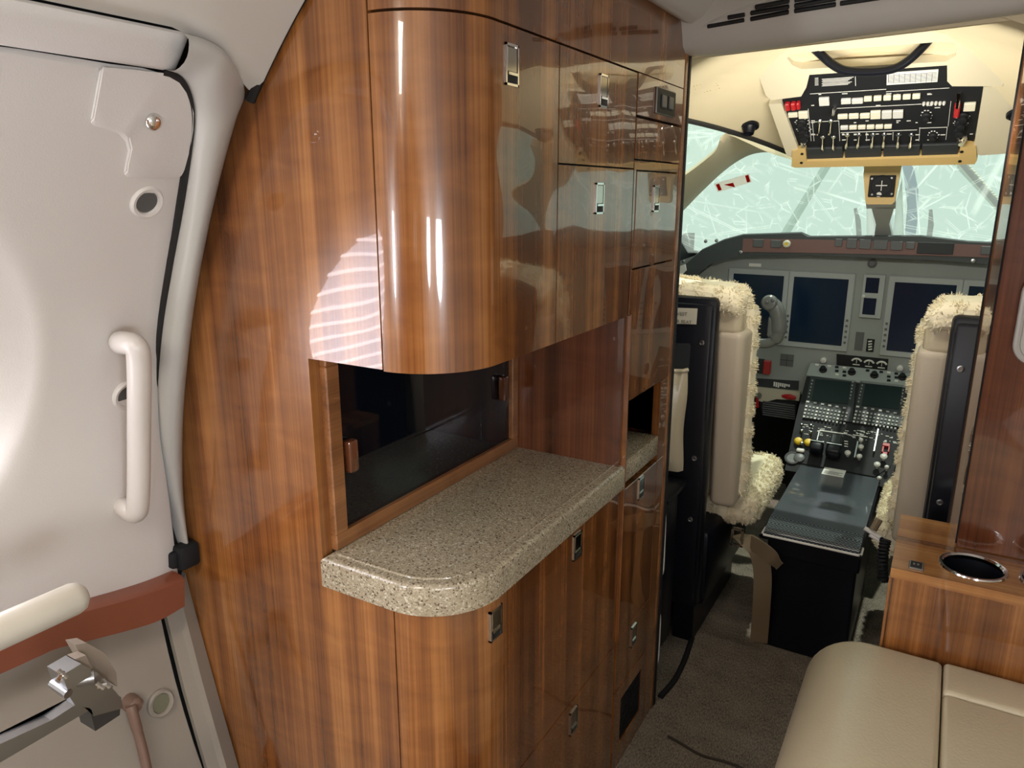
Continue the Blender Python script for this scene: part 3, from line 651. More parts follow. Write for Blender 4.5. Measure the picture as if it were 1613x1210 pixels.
# sticker on the left windscreen
def quad_on(fr, pts, n0, th, mi, b): addprism(b, [fr.P(*fr.uv(x, y), n0) for x, y in pts], fr.n*th, mi)
b = NB(); quad_on(WF, [(1125, 289), (1180, 273), (1184, 286), (1131, 302)], .001, .001, 0, b); quad_on(WF, [(1128, 290), (1133, 288.5), (1137, 298), (1132, 299.5)], .002, .001, 1, b); quad_on(WF, [(1174, 276), (1179, 274.5), (1182, 285), (1177, 286.5)], .002, .001, 1, b)
quad_on(WF, [(1141, 290), (1155, 287), (1158, 294)], .002, .001, 1, b)
tag(obj('sticker', b, [thin('sticker_paper', (.85, .80, .76)), thin('sticker_red', (.65, .04, .03))], smooth=False), 'white and red sticker on the left windscreen', 'sticker')
# things outside the windscreen
b = NB(); P = [ony(x, y, 4.2) for x, y in ((1420, 250), (1436, 250), (1446, 300), (1445, 345), (1440, 385), (1424, 385), (1430, 330))]; addprism(b, P, (0, .05, 0)); tag(obj('cover_strap', b, BLUE, smooth=False), 'blue fabric cover strap hanging outside the windscreen beside the centre post', 'strap')
for i, (pp, lb) in enumerate(((((1347, 328), (1353, 368)), 'black wiper arm outside the left windscreen'), (((1466, 330), (1463, 378)), 'black wiper arm outside the right windscreen'))):
    b = NB(); p, q = ony(*pp[0], 3.35), ony(*pp[1], 3.35); addtube(b, [p, p.lerp(q, .5)+Vector((.004, 0, 0)), q, q+Vector((0, .04, -.05))], [.006, .010, .010, .010], 8); tag(obj('wiper_arm', b, RUB), lb, 'wiper', 'windscreen wiper arms')
ROPE = mat('rope', (.75, .72, .55), .8); b = NB()
p, q = ony(1508, 248, 3.4), ony(1592, 345, 3.4)
for ph in (0, 2.1, 4.2):
    addtube(b, [p.lerp(q, k/90)+Vector((.009*cos(ph+k*.9), 0, .009*sin(ph+k*.9))) for k in range(91)], .008, 6)
tag(obj('rope', b, ROPE), 'twisted pale rope stretched diagonally outside the right windscreen', 'rope')
BEAMG = mat('hangar_steel', (.30, .42, .36), .6)
for i, (pp, lb) in enumerate(((((1318, 235), (1205, 420)), 'grey-green hangar beam slanting outside the left windscreen'), (((1490, 235), (1640, 395)), 'grey-green hangar beam slanting outside the right windscreen'))):
    b = NB(); p, q = ony(*pp[0], 7), ony(*pp[1], 7); d = (q-p).normalized(); addtube(b, [p-d, p, q, q+d*1.5], .035, 4); tag(obj('beam', b, BEAMG, smooth=False), lb, 'beam', 'hangar beams')

# ------------------------------------------------------------------ overhead panel housing
OF = Fr(ony(1385, 235, 2.20), (1, 0, 0), (0, -.21, .175))       # face of the panel
ovh = thing('overhead_panel', OF.o, 'black overhead switch panel with rows of cream buttons in cream housing between the pilots', 'panel')
def pxpoly(fr, pts, n0, n1, b, mi=0): addprism(b, [fr.P(*fr.uv(x, y), n0) for x, y in pts], fr.n*(n1-n0), mi)
def pxbox(fr, x0, y0, x1, y1, n0, n1, b, mi=0, bev=0): u0, v0, u1, v1 = fr.rect(x0, y0, x1, y1); return addbox(b, (u0, v0, n0), (u1, v1, n1), bev, mi, fr, 1)
b = NB(); pxpoly(OF, [(1232, 158), (1275, 118), (1495, 104), (1550, 130), (1532, 232), (1258, 240)], -.03, 0, b); obj('face', b, PANELD if 0 else BLKM, ovh, smooth=False)
# raised cream surround: left wing and right wing and handle hood
hood = thing('trim_13', OF.P(0, .2, 0), kind='structure')
HOODM = mat('hood_cream', (.60, .545, .40), .5)
b = NB(); out = [(1138, 92), (1250, 70), (1480, 45), (1590, 30), (1594, 60), (1585, 125), (1578, 136), (1500, 136), (1492, 128), (1492, 103), (1275, 118), (1270, 138), (1262, 152), (1215, 158), (1206, 150), (1197, 125), (1180, 103)]
hole = [(1240, 92), (1245, 86), (1275, 82), (1480, 66), (1504, 68), (1508, 74), (1505, 88), (1490, 97), (1262, 109), (1248, 103)]
HF3 = Fr(OF.P(0, .0, .022), OF.u, OF.v)
addplate(b, [HF3.P(*HF3.uv(x, y), 0) for x, y in out], [[HF3.P(*HF3.uv(x, y), 0) for x, y in hole]], HF3.n*-.024); obj('hood', b, HOODM, hood, smooth=False)
b = NB(); pxpoly(HF3, [(1225, 78), (1520, 55), (1522, 100), (1235, 115)], -.045, -.035, b); obj('recess', b, mat('recess_cream', (.62, .50, .30), .6), hood, smooth=False)
b = NB(); P = [HF3.P(*HF3.uv(x, y), h) for x, y, h in ((1268, 84, -.034), (1290, 86, -.005), (1312, 96, .010), (1334, 102, .018), (1370, 103, .020), (1405, 100, .018), (1425, 94, .012), (1447, 81, .0), (1470, 70, -.034))]
addtube(b, catmull(P), .0095, 12, flat=1.3)
tag(obj('ceiling_handle', b, BLK), 'black curved grab handle in the cream ceiling recess above the switch panel', 'handle')
# wings beside the face
b = NB(); 
for pts in ([(1232, 158), (1262, 240), (1252, 246), (1240, 240), (1212, 160)], [(1550, 132), (1533, 236), (1545, 240), (1600, 236), (1600, 132)]): pxpoly(OF, pts, -.03, .010, b)
obj('wing', b, HOODM, hood, smooth=False)
# bottom bracket with 4 black strips
b = NB(); pxpoly(OF, [(1250, 232), (1270, 226), (1272, 248), (1512, 240), (1514, 220), (1530, 222), (1538, 224), (1540, 246), (1536, 252), (1254, 258), (1248, 256)], -.02, .014, b, 0)
for x, y in ((1265, 236), (1264, 250), (1516, 232), (1513, 247)):
    p = OF.P(*OF.uv(x, y), .014); addlathe(b, p, OF.n, [(.004, 0), (.004, .0015)], 12, 1)
obj('bracket', b, [GOLD, BLACK], ovh, smooth=False)
for i in range(4):
    b = NB(); x0 = 1271+60.5*i; pxbox(OF, x0, 231-i*2, x0+57, 250-i*2, -.004, .006, b, bev=.001); obj('strip_display', b, PANELD, ovh, smooth=False)
def ovpx(x, y): return 1220+x/4.322, 60+y/4.322                  # from the close-up view coordinates
def ovbox(x0, y0, x1, y1, n0, n1, b, mi=0, bev=0): a = ovpx(x0, y0); c = ovpx(x1, y1); pxbox(OF, a[0], a[1], c[0], c[1], n0, n1, b, mi, bev)
# placards
b = NB(); ovbox(765, 222, 1112, 305, .0005, .002, b)
for i in range(9): ovbox(775+i*37, 236, 778+i*37, 298, .002, .0024, b, 1)
for i in range(6): ovbox(772, 240+i*10, 1105, 242+i*10, .002, .0024, b, 1)
obj('placard', b, [INK, PLASTIC], ovh, smooth=False, label='white printed table placard')
b = NB(); ovbox(268, 262, 552, 326, .0005, .0012, b, 1)
for i in range(7): ovbox(275, 268+i*8, 300, 270+i*8, .0012, .0018, b)
for j in range(7): ovbox(322+(j % 2)*6, 268+j*8, 540-(j*13 % 40), 271+j*8, .0012, .0018, b)
ovbox(550, 258, 554, 322, .0012, .0018, b); obj('placard', b, [INK, BLKM], ovh, smooth=False, label='black placard with white print')
# buttons
bt = [(305, 397, 375, 450), (455, 405, 522, 438), (528, 403, 604, 436)]
bt += [(611+66*i, 390-3.5*i, 664+66*i, 420-3.5*i) for i in range(6)]
bt += [(432, 512, 500, 540), (508, 508, 575, 538), (584, 506, 650, 536), (655, 488, 724, 540), (732, 487, 800, 538), (807, 484, 878, 535)]
bt += [(451+59.5*i, 590-1.6*i, 503+59.5*i, 613-1.6*i) for i in range(6)]
bt += [(95, 502, 160, 530), (165, 492, 230, 538), (1290, 432, 1370, 486)]
for i, q in enumerate(bt):
    b = NB(); ovbox(*q, 0, .007, b, bev=.0012); obj('button', b, KEYW if i in (13, 14, 15, 0, 1, 2) else KEYC, ovh, smooth=False)
# toggles
tg = [(335, 740, 330), (408, 738, 403), (492, 725, 497), (570, 723, 576), (665, 722, 670), (745, 720, 748), (842, 722, 845), (925, 722, 932), (300, 632, 310), (378, 630, 385)]
for i, (x, y, xt) in enumerate(tg):
    p = OF.P(*OF.uv(*ovpx(xt, y-70)), .001); q = OF.P(*OF.uv(*ovpx(x, y)), .014); b = NB(); addlathe(b, p, OF.n, [(.006, 0), (.006, .003), (.004, .005)], 12)
    addtube(b, [p, p.lerp(q, .5), p.lerp(q, .85), q], [.0017, .0022, .0040, .0030], 8); obj('toggle_switch', b, CHROME, ovh)
for i, (x, y) in enumerate(((1018, 440), (1045, 440), (1072, 438), (1100, 437), (1128, 437), (1155, 436))):
    b = NB(); addlathe(b, OF.P(*OF.uv(*ovpx(x, y)), 0), OF.n, [(.0035, 0), (.0035, .006), (.002, .009)], 10); obj('small_knob', b, KEYW, ovh)
for i, (x, y, r) in enumerate(((1035, 525, .011), (1080, 660, .010), (185, 570, .012), (195, 615, .012), (205, 665, .013), (1285, 525, .012), (1270, 575, .013), (1260, 625, .013))):
    b = NB(); c = OF.P(*OF.uv(*ovpx(x, y)), 0); addlathe(b, c, OF.n, [(r, 0), (r, .006), (r*.75, .009), (r*.7, .018), (r*.5, .019)], 16); obj('rotary_knob', b, BLKM, ovh)
for i, (x, y, r) in enumerate(((205, 690, .009), (1278, 670, .012), (410, 470, .006))):
    b = NB(); c = OF.P(*OF.uv(*ovpx(x, y)), 0); addlathe(b, c, OF.n, [(r, 0), (r, .012), (r*.7, .018), (r*.5, .026)], 14); obj('chrome_knob', b, CHROME, ovh)
for i, q in enumerate(((75, 425, 110, 475), (115, 422, 150, 472), (152, 420, 180, 466), (1225, 430, 1265, 520))):
    b = NB(); ovbox(*q, 0, .014, b, bev=.003); obj('red_guard', b, RED, ovh)
b = NB(); p, q = OF.P(*OF.uv(*ovpx(1258, 365)), .004), OF.P(*OF.uv(*ovpx(1250, 440)), .018); addtube(b, [p, q], [.005, .003], 8); obj('toggle_switch', b, CHROME, ovh)
# printed lines and legends
b = NB(); rnd = random.Random(3)
for q in ((240, 362, 760, 365), (760, 350, 1190, 353), (415, 462, 1000, 465), (268, 565, 440, 568), (450, 632, 970, 635), (985, 608, 1175, 611)): ovbox(*q, .0002, .0008, b)
for q in ((238, 480, 241, 700), (262, 568, 265, 700), (440, 565, 443, 700), (625, 640, 628, 700), (805, 640, 808, 695), (985, 608, 988, 700), (1170, 605, 1173, 690), (1190, 430, 1193, 600)): ovbox(*q, .0002, .0008, b)
for i in range(46):
    x = rnd.choice([300, 460, 540, 620, 690, 760, 830, 900, 960, 1040, 1090, 1130, 1330, 250]); y = rnd.choice([375, 380, 455, 470, 560, 572, 655, 690, 650]); w = rnd.uniform(14, 40)
    ovbox(x, y, x+w, y+5, .0002, .0008, b)
for i in range(10):
    a = pi*2*i/10; ox, oy = 1035+34*cos(a), 525+34*sin(a); ovbox(ox-6, oy-3, ox+6, oy+3, .0002, .0008, b)
    ox, oy = 1080+32*cos(a), 660+28*sin(a); ovbox(ox-5, oy-3, ox+5, oy+3, .0002, .0008, b)
    for k, (cx_, cy_) in enumerate(((190, 572), (200, 620), (1280, 530), (1268, 578))): ovbox(cx_+48*cos(a)-5, cy_+20*sin(a)-2, cx_+48*cos(a)+5, cy_+20*sin(a)+2, .0002, .0008, b)
o = obj('legend_print', b, INK, ovh, smooth=False); o['kind'] = 'stuff'
# standby compass box
CF = Fr(ony(1389, 292, 2.43), (1, 0, 0), (0, -.12, 1))
cb = thing('compass', CF.o, 'black square compass in cream bracket hanging over the windscreen centre post', 'compass')
b = NB(); pxpoly(CF, [(1362, 258), (1421, 255), (1414, 292), (1409, 318), (1405, 322), (1366, 322), (1363, 318), (1360, 275)], -.03, 0, b); obj('housing', b, GOLD, cb, smooth=False)
b = NB(); pxbox(CF, 1369, 276, 1410, 310, 0, .008, b, 0, .002); c = CF.P(*CF.uv(1389, 292), .008); addlathe(b, c, CF.n, [(.030, 0), (.030, .002), (.027, .002), (.026, .0005)], 24, 0)
addlathe(b, CF.P(*CF.uv(1385, 306), .008), CF.n, [(.007, 0), (.007, .001)], 12, 1); pxbox(CF, 1380, 291, 1398, 292.5, .009, .0095, b, 1); pxbox(CF, 1388.5, 284, 1389.7, 300, .009, .0095, b, 1)
for x, y in ((1374, 281), (1405, 280), (1374, 306), (1405, 305)): addlathe(b, CF.P(*CF.uv(x, y), .008), CF.n, [(.003, 0), (.003, .001)], 8, 2)
obj('dial', b, [BLKM, INK, STEEL], cb)
# ceiling air nozzles
for x, y, lb in ((1180, 199, 'black ceiling air nozzle left of the overhead panel'), (1606, 180, 'black ceiling air nozzle right of the overhead panel')):
    p = onhl(x, y); b = NB(); ax = Vector((.1, -.35, -.9)); addlathe(b, p, ax, [(.026, -.004), (.026, .003), (.021, .006), (.020, .003), (.016, .010), (.013, .022), (.009, .022), (.008, .010)], 24); tag(obj('air_nozzle', b, BLK), lb, 'air nozzle', 'ceiling air nozzles')
b = NB(); rr = random.Random(5)
for i in range(9):
    for j in range(4):
        p = onhl(1093+i*4.7+(j % 2)*2, 136-i*1.3+j*4.5); addlathe(b, p+Vector((0, 0, .0005)), (0, -.1, -1), [(.0017, 0), (.0017, .001)], 6)
o = obj('trim_14', b, mat('perforation', (.42, .28, .10), .8)); o['kind'] = 'structure'

# ------------------------------------------------------------------ glareshield and instrument panel (y = 3.0)
PY = 3.0
PF = Fr((CX, PY, .8), (1, 0, 0), (0, 0, 1))
gs = thing('glareshield', (CX, 3.05, 1.07), 'dark grey glareshield hood with maroon switch strip below the windscreen', 'glareshield')
top = [(1040, 470), (1060, 440), (1080, 415), (1105, 393), (1140, 377), (1170, 369), (1262, 366), (1272, 372), (1450, 371), (1475, 374), (1525, 380), (1613, 384), (1740, 386), (1765, 420), (1790, 470)]
bot = [(1060, 500), (1078, 460), (1095, 435), (1118, 417), (1145, 408), (1172, 403), (1262, 402), (1272, 402), (1450, 409), (1475, 410), (1525, 414), (1613, 420), (1730, 424), (1745, 440), (1770, 490)]
T_ = [ony(x, y, 2.93) for x, y in top]; B_ = [ony(x, y, 2.93) for x, y in bot]
b = NB(); back = [Vector((p.x, 3.30, p.z-.04)) for p in T_]; bb = [Vector((p.x, 3.02, p.z+.004)) for p in B_]
addgrid(b, [back, [p+Vector((0, .012, .001)) for p in T_], [p+Vector((0, .002, -.003)) for p in T_], B_, bb]); obj('hood', b, mat('hood_grey', (.045, .052, .055), .55), gs, ang=30)
GF = Fr((CX, 2.928, 1.1), (1, 0, 0), (0, 0, 1))
b = NB(); pxpoly(GF, [(1171, 376), (1262, 377), (1450, 382), (1568, 387), (1568, 406), (1450, 402), (1262, 398), (1169, 397)], -.002, .003, b); obj('strip', b, REDP, gs, smooth=False, label='maroon switch strip')
for (x0, y0, x1, y1) in ((1187, 377, 1203, 389), (1215, 378, 1231, 390), (1316, 376, 1327, 388), (1334, 376, 1350, 391), (1354, 377, 1372, 392), (1376, 378, 1398, 393), (1403, 380, 1422, 394), (1427, 381, 1441, 392), (1445, 382, 1502, 400), (1545, 388, 1563, 401)):
    b = NB(); pxbox(GF, x0, y0, x1, y1, .003, .009, b, 0, .001); obj('switch_cap', b, PLASTIC if x1-x0 < 40 else PANELD, gs, smooth=False)
b = NB(); c = GF.P(*GF.uv(1240, 384), .003); addlathe(b, c, GF.n, [(.014, 0), (.014, .010), (.010, .014)], 10, 0); addlathe(b, c+GF.n*.014, GF.n, [(.006, 0), (.006, .001)], 10, 1); obj('dimmer_knob', b, [KEYC, YEL], gs)
for x, y in ((1112, 380), (1129, 379), (1167, 397), (1077, 412), (1533, 411)):
    b = NB(); addlathe(b, GF.P(*GF.uv(x, y), .002), GF.n, [(.007, 0), (.007, .003), (.003, .004)], 12); obj('screw', b, STEEL, gs)
b = NB(); pxpoly(GF, [(1068, 420), (1080, 416), (1082, 426), (1072, 436), (1066, 434)], .0, .01, b); obj('tab', b, TAPE, gs, smooth=False)
# instrument panel
ip = thing('instrument_panel', (CX, PY, .55), 'grey flight instrument panel with large dark displays', 'instrument panel')
b = NB(); addprism(b, [PF.P(u, v) for u, v in ((-.80, -.27), (.80, -.27), (.80, .27), (.55, .30), (-.55, .30), (-.80, .2))], (0, .03, 0)); obj('face', b, PANEL, ip, smooth=False)
def display(x0, z0, w, h, nm='display'):
    f = Fr((x0, PY, z0), (1, 0, 0), (0, 0, 1)); q = thing(nm, (x0, PY, z0), parent=ip); e = .022
    b = NB(); addbox(b, (-e, -e, .0), (w+e, h+e, .010), .003, 0, f, 1)
    for u, v in ((-e*.5, -e*.5), (w+e*.5, -e*.5), (-e*.5, h+e*.5), (w+e*.5, h+e*.5)): addlathe(b, f.P(u, v, .010), f.n, [(.003, 0), (.003, .001)], 8, 1)
    for k in range(5):
        addbox(b, (w+.006, .01+k*.021, .010), (w+.014, .018+k*.021, .013), 0, 2, f)
        addbox(b, (-.014, .01+k*.021, .010), (-.006, .018+k*.021, .013), 0, 2, f)
    obj('bezel', b, [BEZ, STEEL, PLASTIC], q, smooth=False)
    b = NB(); addbox(b, (0, 0, .0095), (w, h, .0112), 0, 0, f); obj('screen', b, SCR, q, smooth=False); return q
p1 = PF.hit(1253, 438); p2 = PF.hit(1329, 543); w2 = .192; h2 = .250
s2x, s2z = p1.x-.003, p2.z-.004
display(s2x, s2z, w2, h2); 
s3x = PF.hit(1403, 500).x; display(s3x, s2z, w2, h2); s1x = PF.hit(1232, 480).x-w2; display(s1x, s2z, w2, h2); display(s3x+(s2x-s1x), s2z, w2, h2)
# centre standby instruments
sq = thing('standby_display', PF.hit(1373, 466), parent=ip); b = NB(); pxbox(PF, 1357, 432, 1392, 501, .0, .012, b, 0, .002); obj('bezel', b, BEZ, sq, smooth=False)
for q in ((1364, 437, 1385, 461), (1360, 469, 1380, 495)):
    b = NB(); pxbox(PF, *q, .010, .0135, b); obj('screen', b, SCR, sq, smooth=False)
b = NB(); addlathe(b, PF.P(*PF.uv(1361, 466), .012), PF.n, [(.006, 0), (.006, .008), (.003, .010)], 12); obj('knob', b, KEYW, sq)
b = NB(); addlathe(b, PF.P(*PF.uv(1374, 415), .0), PF.n, [(.016, 0), (.016, .006), (.008, .008), (.008, .014), (.004, .014)], 20); obj('sensor', b, PLASTIC, ip)
b = NB(); pxbox(PF, 1347, 523, 1360, 552, 0, .003, b); obj('speaker_grille', b, PLASTIC, ip, smooth=False)
b = NB(); pxbox(PF, 1365, 534, 1377, 554, 0, .004, b, 0)
for k in range(4): addtube(b, [PF.P(*PF.uv(1368, 538+k*4.2), .006), PF.P(*PF.uv(1374, 537+k*4.2), .006)], .003, 6, 1)
obj('thumb_wheel', b, [BLKM, KEYW], ip, smooth=False)
b = NB(); pxbox(PF, 1229, 558, 1250, 577, 0, .002, b, 0); pxbox(PF, 1239.2, 558, 1239.8, 577, .002, .003, b, 1); pxbox(PF, 1229, 567, 1250, 567.6, .002, .003, b, 1); obj('square_vent', b, [PLASTIC, PANELD], ip, smooth=False)
b = NB(); pxbox(PF, 1194, 565, 1204, 588, 0, .010, b, 0, .002); obj('gear_switch', b, PANELD, ip, smooth=False)
b = NB(); pxbox(PF, 1203, 567, 1215, 589, 0, .018, b, 0, .003); obj('red_guard', b, RED, ip)
b = NB(); pxbox(PF, 1180, 415, 1199, 420, .0, .002, b); obj('registration_plate', b, INK, ip, smooth=False)
b = NB(); pxpoly(PF, [(1180, 595), (1259, 600), (1258, 614), (1180, 609)], 0, .006, b, 0)
for k in range(8): pxbox(PF, 1219+k*3.3, 601+k*.6, 1221.5+k*3.3, 608+(k % 3)*1., .006, .0068, b, 1)
obj('legend_plate', b, [PANELD, INK], ip, smooth=False)
b = NB(); addlathe(b, PF.P(*PF.uv(1183, 575), .0), PF.n, [(.030, 0), (.030, .008), (.024, .01), (.02, .004)], 20); obj('round_gauge', b, PLASTIC, ip)
# lower cream valance with parking-brake handle, vents below
b = NB(); P = [(1190, 608), (1262, 616), (1260, 630), (1240, 628), (1225, 627), (1205, 632), (1190, 628)]
pxpoly(PF, P, .0, .02, b); obj('knee_valance', b, mat('valance_cream', (.50, .46, .36), .5), ip, smooth=False)
b = NB(); p = PF.P(*PF.uv(1233, 622), .02); q = PF.P(*PF.uv(1256, 624), .03); r_ = PF.P(*PF.uv(1246, 627), .03)
addtube(b, [p, p.lerp(q, .3), p.lerp(q, .6), q], [.004, .010, .012, .006], 10, flat=.6); obj('pull_handle', b, RED, ip)
b = NB(); addtube(b, [PF.P(*PF.uv(1192, 620), .02), PF.P(*PF.uv(1195, 640), .02)], [.010, .007], 10, 0); addlathe(b, PF.P(*PF.uv(1198, 620), .03), PF.n, [(.012, 0), (.012, .004)], 12, 1); obj('pull_handle', b, [RED, STEEL], ip)
b = NB(); pxpoly(Fr((CX, PY-.01, .8), (1, 0, 0), (0, 0, 1)), [(1196, 630), (1212, 632), (1228, 627), (1256, 630), (1254, 655), (1240, 657), (1215, 657), (1200, 650)], 0, .004, b, 0)
for k in range(7): pxbox(PF, 1203, 633+k*3.4, 1254, 635+k*3.4, .014, .022, b, 1)
obj('rudder_pedal_cover', b, [BLKM, PLASTIC], ip, smooth=False)
# headset cord: coiled
def coil(path, r, turns, t, m, nm, label, cat, parent=None):
    pts = catmull(path, 12); out = []; L = len(pts)*6
    for k in range(L):
        f = k/(L-1)*(len(pts)-1); i = min(int(f), len(pts)-2); p = pts[i].lerp(pts[i+1], f-i); a = 2*pi*turns*k/L; d = (pts[i+1]-pts[i]).normalized(); u = d.orthogonal().normalized(); v = d.cross(u)
        out.append(p+(u*cos(a)+v*sin(a))*r)
    b = NB(); addtube(b, out, t, 5); o = obj(nm, b, m, parent)
    if label: tag(o, label, cat)
    return o
coil([ony(1187, 598, 2.985), ony(1188, 620, 2.9), ony(1186, 650, 2.88), ony(1181, 680, 2.86)], .006, 26, .003, BLKM, 'coiled_cord', 'black coiled headset cord hanging below the left side of the instrument panel', 'cord')
# yoke
yk = thing('control_yoke', ony(1215, 520, 2.72), 'grey pilot control yoke in front of the leftmost display', 'yoke')
YG = mat('yoke_grey', (.15, .155, .15), .3)
P = [ony(x, y, 2.72) for x, y in ((1204, 482), (1213, 479), (1222, 486), (1226, 500), (1227, 518), (1222, 533), (1208, 541), (1188, 539), (1168, 532), (1148, 524))]
b = NB(); addtube(b, catmull(P, 6), [.014]+[.020+.001*k for k in range(1, 8)]+[.028]*10+[.027]*8+[.023]*6+[.018]*23, 14, flat=.8); obj('grip', b, YG, yk)
b = NB(); addlathe(b, ony(1212, 477, 2.705), (0, -1, .1), [(.028, -.01), (.028, .004), (.022, .012), (.008, .015)], 18); obj('switch_head', b, YG, yk)
for x, y in ((1208, 476), (1217, 473)):
    b = NB(); addlathe(b, ony(x, y, 2.686), (0, -1, .1), [(.006, 0), (.006, .005), (.003, .006)], 10); obj('button', b, PLASTIC, yk)
b = NB(); addbox(b, Vector(ony(1215, 532, 2.71))-Vector((.018, 0, .0)), Vector(ony(1215, 532, 2.71))+Vector((.018, .02, .075)), .008); obj('grip_plate', b, YG, yk)
for k in range(2):
    b = NB(); addlathe(b, ony(1222, 520+k*11, 2.708), (0, -1, 0), [(.005, 0), (.005, .004)], 10); obj('button', b, KEYW, yk)
b = NB(); p = ony(1150, 524, 2.72); addtube(b, [p, p+Vector((0, .27, -.0))], .022, 12); obj('column', b, BLKM, yk)

# ------------------------------------------------------------------ pedestal
lidz = .39
ped = thing('centre_pedestal', (CX, 2.5, 0), 'black centre pedestal with flight computers and thrust levers between the pilot seats', 'pedestal')
b = NB(); addbox(b, (-.343, 2.045, 0), (-.115, 2.56, .335), .006); addbox(b, (-.350, 2.030, .300), (-.108, 2.56, .352), .004); obj('bin', b, BLK, ped, smooth=False)
for x0, x1 in ((1207, 1262), (1280, 1342)):
    p, q = ony(x0+2, 848+(x0-1207)*.18, 2.028), ony(x1, 848+(x1-1207)*.18, 2.028); b = NB(); addbox(b, (p.x, 2.026, q.z-.002), (q.x, 2.03, q.z+.002)); obj('slot', b, PLASTIC, ped, smooth=False)
lid = thing('bin_lid', (CX, 2.27, .36), 'dark woven-pattern lid with white edge on the centre pedestal', 'lid')
LFt = Fr((0, 0, lidz), (1, 0, 0), (0, 1, 0))
c4 = [onz(x, y, lidz) for x, y in ((1205, 828), (1358, 861), (1377, 752), (1256, 730))]
b = NB(); xl, xr, yn, yf = min(c4[0].x, c4[3].x)*.5+c4[0].x*.5, c4[1].x, (c4[0].y+c4[1].y)/2, (c4[2].y+c4[3].y)/2
lp = [(yn+.004, -.028), (yn+.004, -.020), (yn+.010, -.014), (yn+.022, -.0100), (yn+.065, -.0012), (yn+.080, 0), (yf-.01, 0), (yf, -.006), (yf, -.028)]
addprism(b, [(xl+.006, y, lidz+z) for y, z in lp], (xr-xl-.010, 0, 0)); obj('cover', b, CARBON, lid)
b = NB(); addtube(b, [(xl, yn+.05, lidz-.028), (xl, yn+.006, lidz-.028), (xl+.006, yn, lidz-.028), (xr-.006, yn, lidz-.028), (xr, yn+.006, lidz-.028), (xr, yn+.05, lidz-.028)], .0035, 8); obj('edge_trim', b, TAPE, lid)
b = NB(); u0, v0, u1, v1 = LFt.rect(1295, 738, 1332, 750); addbox(b, (u0, v0, 0), (u1, v1, .001), 0, 0, LFt)
for k in range(3): addbox(b, (u0+.006, v0+.010+k*.011, .001), (u1-.006-.01*(k % 2), v0+.014+k*.011, .0014), 0, 1, LFt)
obj('sticker', b, [TAPE, PLASTIC], lid, smooth=False)
b = NB(); addtube(b, [(xl-.002, yn, lidz-.034), (xl-.002, yf, lidz-.034)], .006, 6); addbox(b, (xl, yn, lidz-.04), (xr, yf, lidz-.026)); obj('rim', b, BLK, lid, smooth=False)
# slope
p_top = ony(1330, 570, 2.985)
SF = Fr((CX, 2.57, .375), (1, 0, 0), (0, 2.985-2.57, p_top.z-.375))
b = NB(); pxpoly(SF, [(1276, 573), (1262, 625), (1253, 662), (1240, 722), (1236, 740), (1400, 768), (1420, 700), (1440, 640), (1450, 590)], -.30, -.002, b); obj('body', b, BLKM, ped, smooth=False)
b = NB(); pxpoly(SF, [(1277, 573), (1270, 592), (1350, 603), (1430, 612), (1437, 590), (1350, 580)], -.002, .004, b); obj('radio_head', b, PANEL, ped, smooth=False)
def pp(x, y): return 1160+x/4.653, 520+y/4.653
def pdbox(x0, y0, x1, y1, n0, n1, b, mi=0, bev=0): a = pp(x0, y0); c = pp(x1, y1); pxbox(SF, a[0], a[1], c[0], c[1], n0, n1, b, mi, bev)
def fms(sx, sy_, w, h, kx0, rows_):
    q = thing('flight_computer', SF.hit(*pp(sx+w/2, sy_+h)), parent=ped)
    b = NB(); a = [pp(*t) for t in ((sx-35, sy_-25), (sx+w+35, sy_+10), (sx+w+5, sy_+h+130+25), (sx-95, sy_+h+130-5))]; pxpoly(SF, a, -.001, .004, b); obj('housing', b, PANELD, q, smooth=False)
    b = NB(); a = [pp(*t) for t in ((sx, sy_), (sx+w, sy_+25), (sx+w-25, sy_+h+28), (sx-30, sy_+h))]; pxpoly(SF, a, .004, .0055, b); obj('screen', b, SCRG, q, smooth=False)
    b = NB()
    for r in range(5):
        for k in range(12):
            x = sx-68-r*6+k*(w+60)/12; y = sy_+h+12+r*25+k*4.6-(8 if r == 0 else 0)
            if r == 0 and k % 2: continue
            pdbox(x, y, x+15+(8 if r == 0 else 0), y+11, .004, .007, b, (k*7+r*3) % 3 == 0)
    for r in range(6):
        for xs in (sx-28-r*5.5, sx+w+6-r*4): pdbox(xs, sy_+8+r*24+(12 if xs > sx else 0), xs+10, sy_+16+r*24+(12 if xs > sx else 0), .004, .007, b, 0)
    o = obj('keypad', b, [mat('key_grey', (.30, .31, .30), .5), KEYW], q, smooth=False); o['kind'] = 'stuff'
fms(580, 365, 262, 158, 0, 0); fms(945, 400, 270, 160, 0, 0)
# gauge strip above (three small dials) and knobs
b = NB(); pxpoly(PF, [pp(735, 175), pp(1115, 212), pp(1105, 290), pp(735, 255)], 0, .006, b); obj('gauge_strip', b, BLKM, ip, smooth=False)
for x, y in ((882, 215), (973, 228), (1066, 238)):
    b = NB(); c = PF.P(*PF.uv(*pp(x, y+10)), .0062)
    n = 14; arc = [c+PF.u*(.017*cos(pi*(.12+.76*k/n)))+PF.v*(.015*sin(pi*(.12+.76*k/n))-.006) for k in range(n+1)]; addtube(b, arc, .0035, 6); addtube(b, [c-PF.v*.008, c+PF.v*.008], .0012, 5); 
    addtube(b, [c-PF.u*.012-PF.v*.014, c+PF.u*.012-PF.v*.014], .002, 5); obj('dial_mark', b, INK, ip)
for x, y in ((640, 220), (1200, 278)):
    b = NB(); addlathe(b, PF.P(*PF.uv(*pp(x, y)), 0), PF.n, [(.012, 0), (.011, .012), (.006, .014)], 14); obj('knob', b, KEYW, ip)
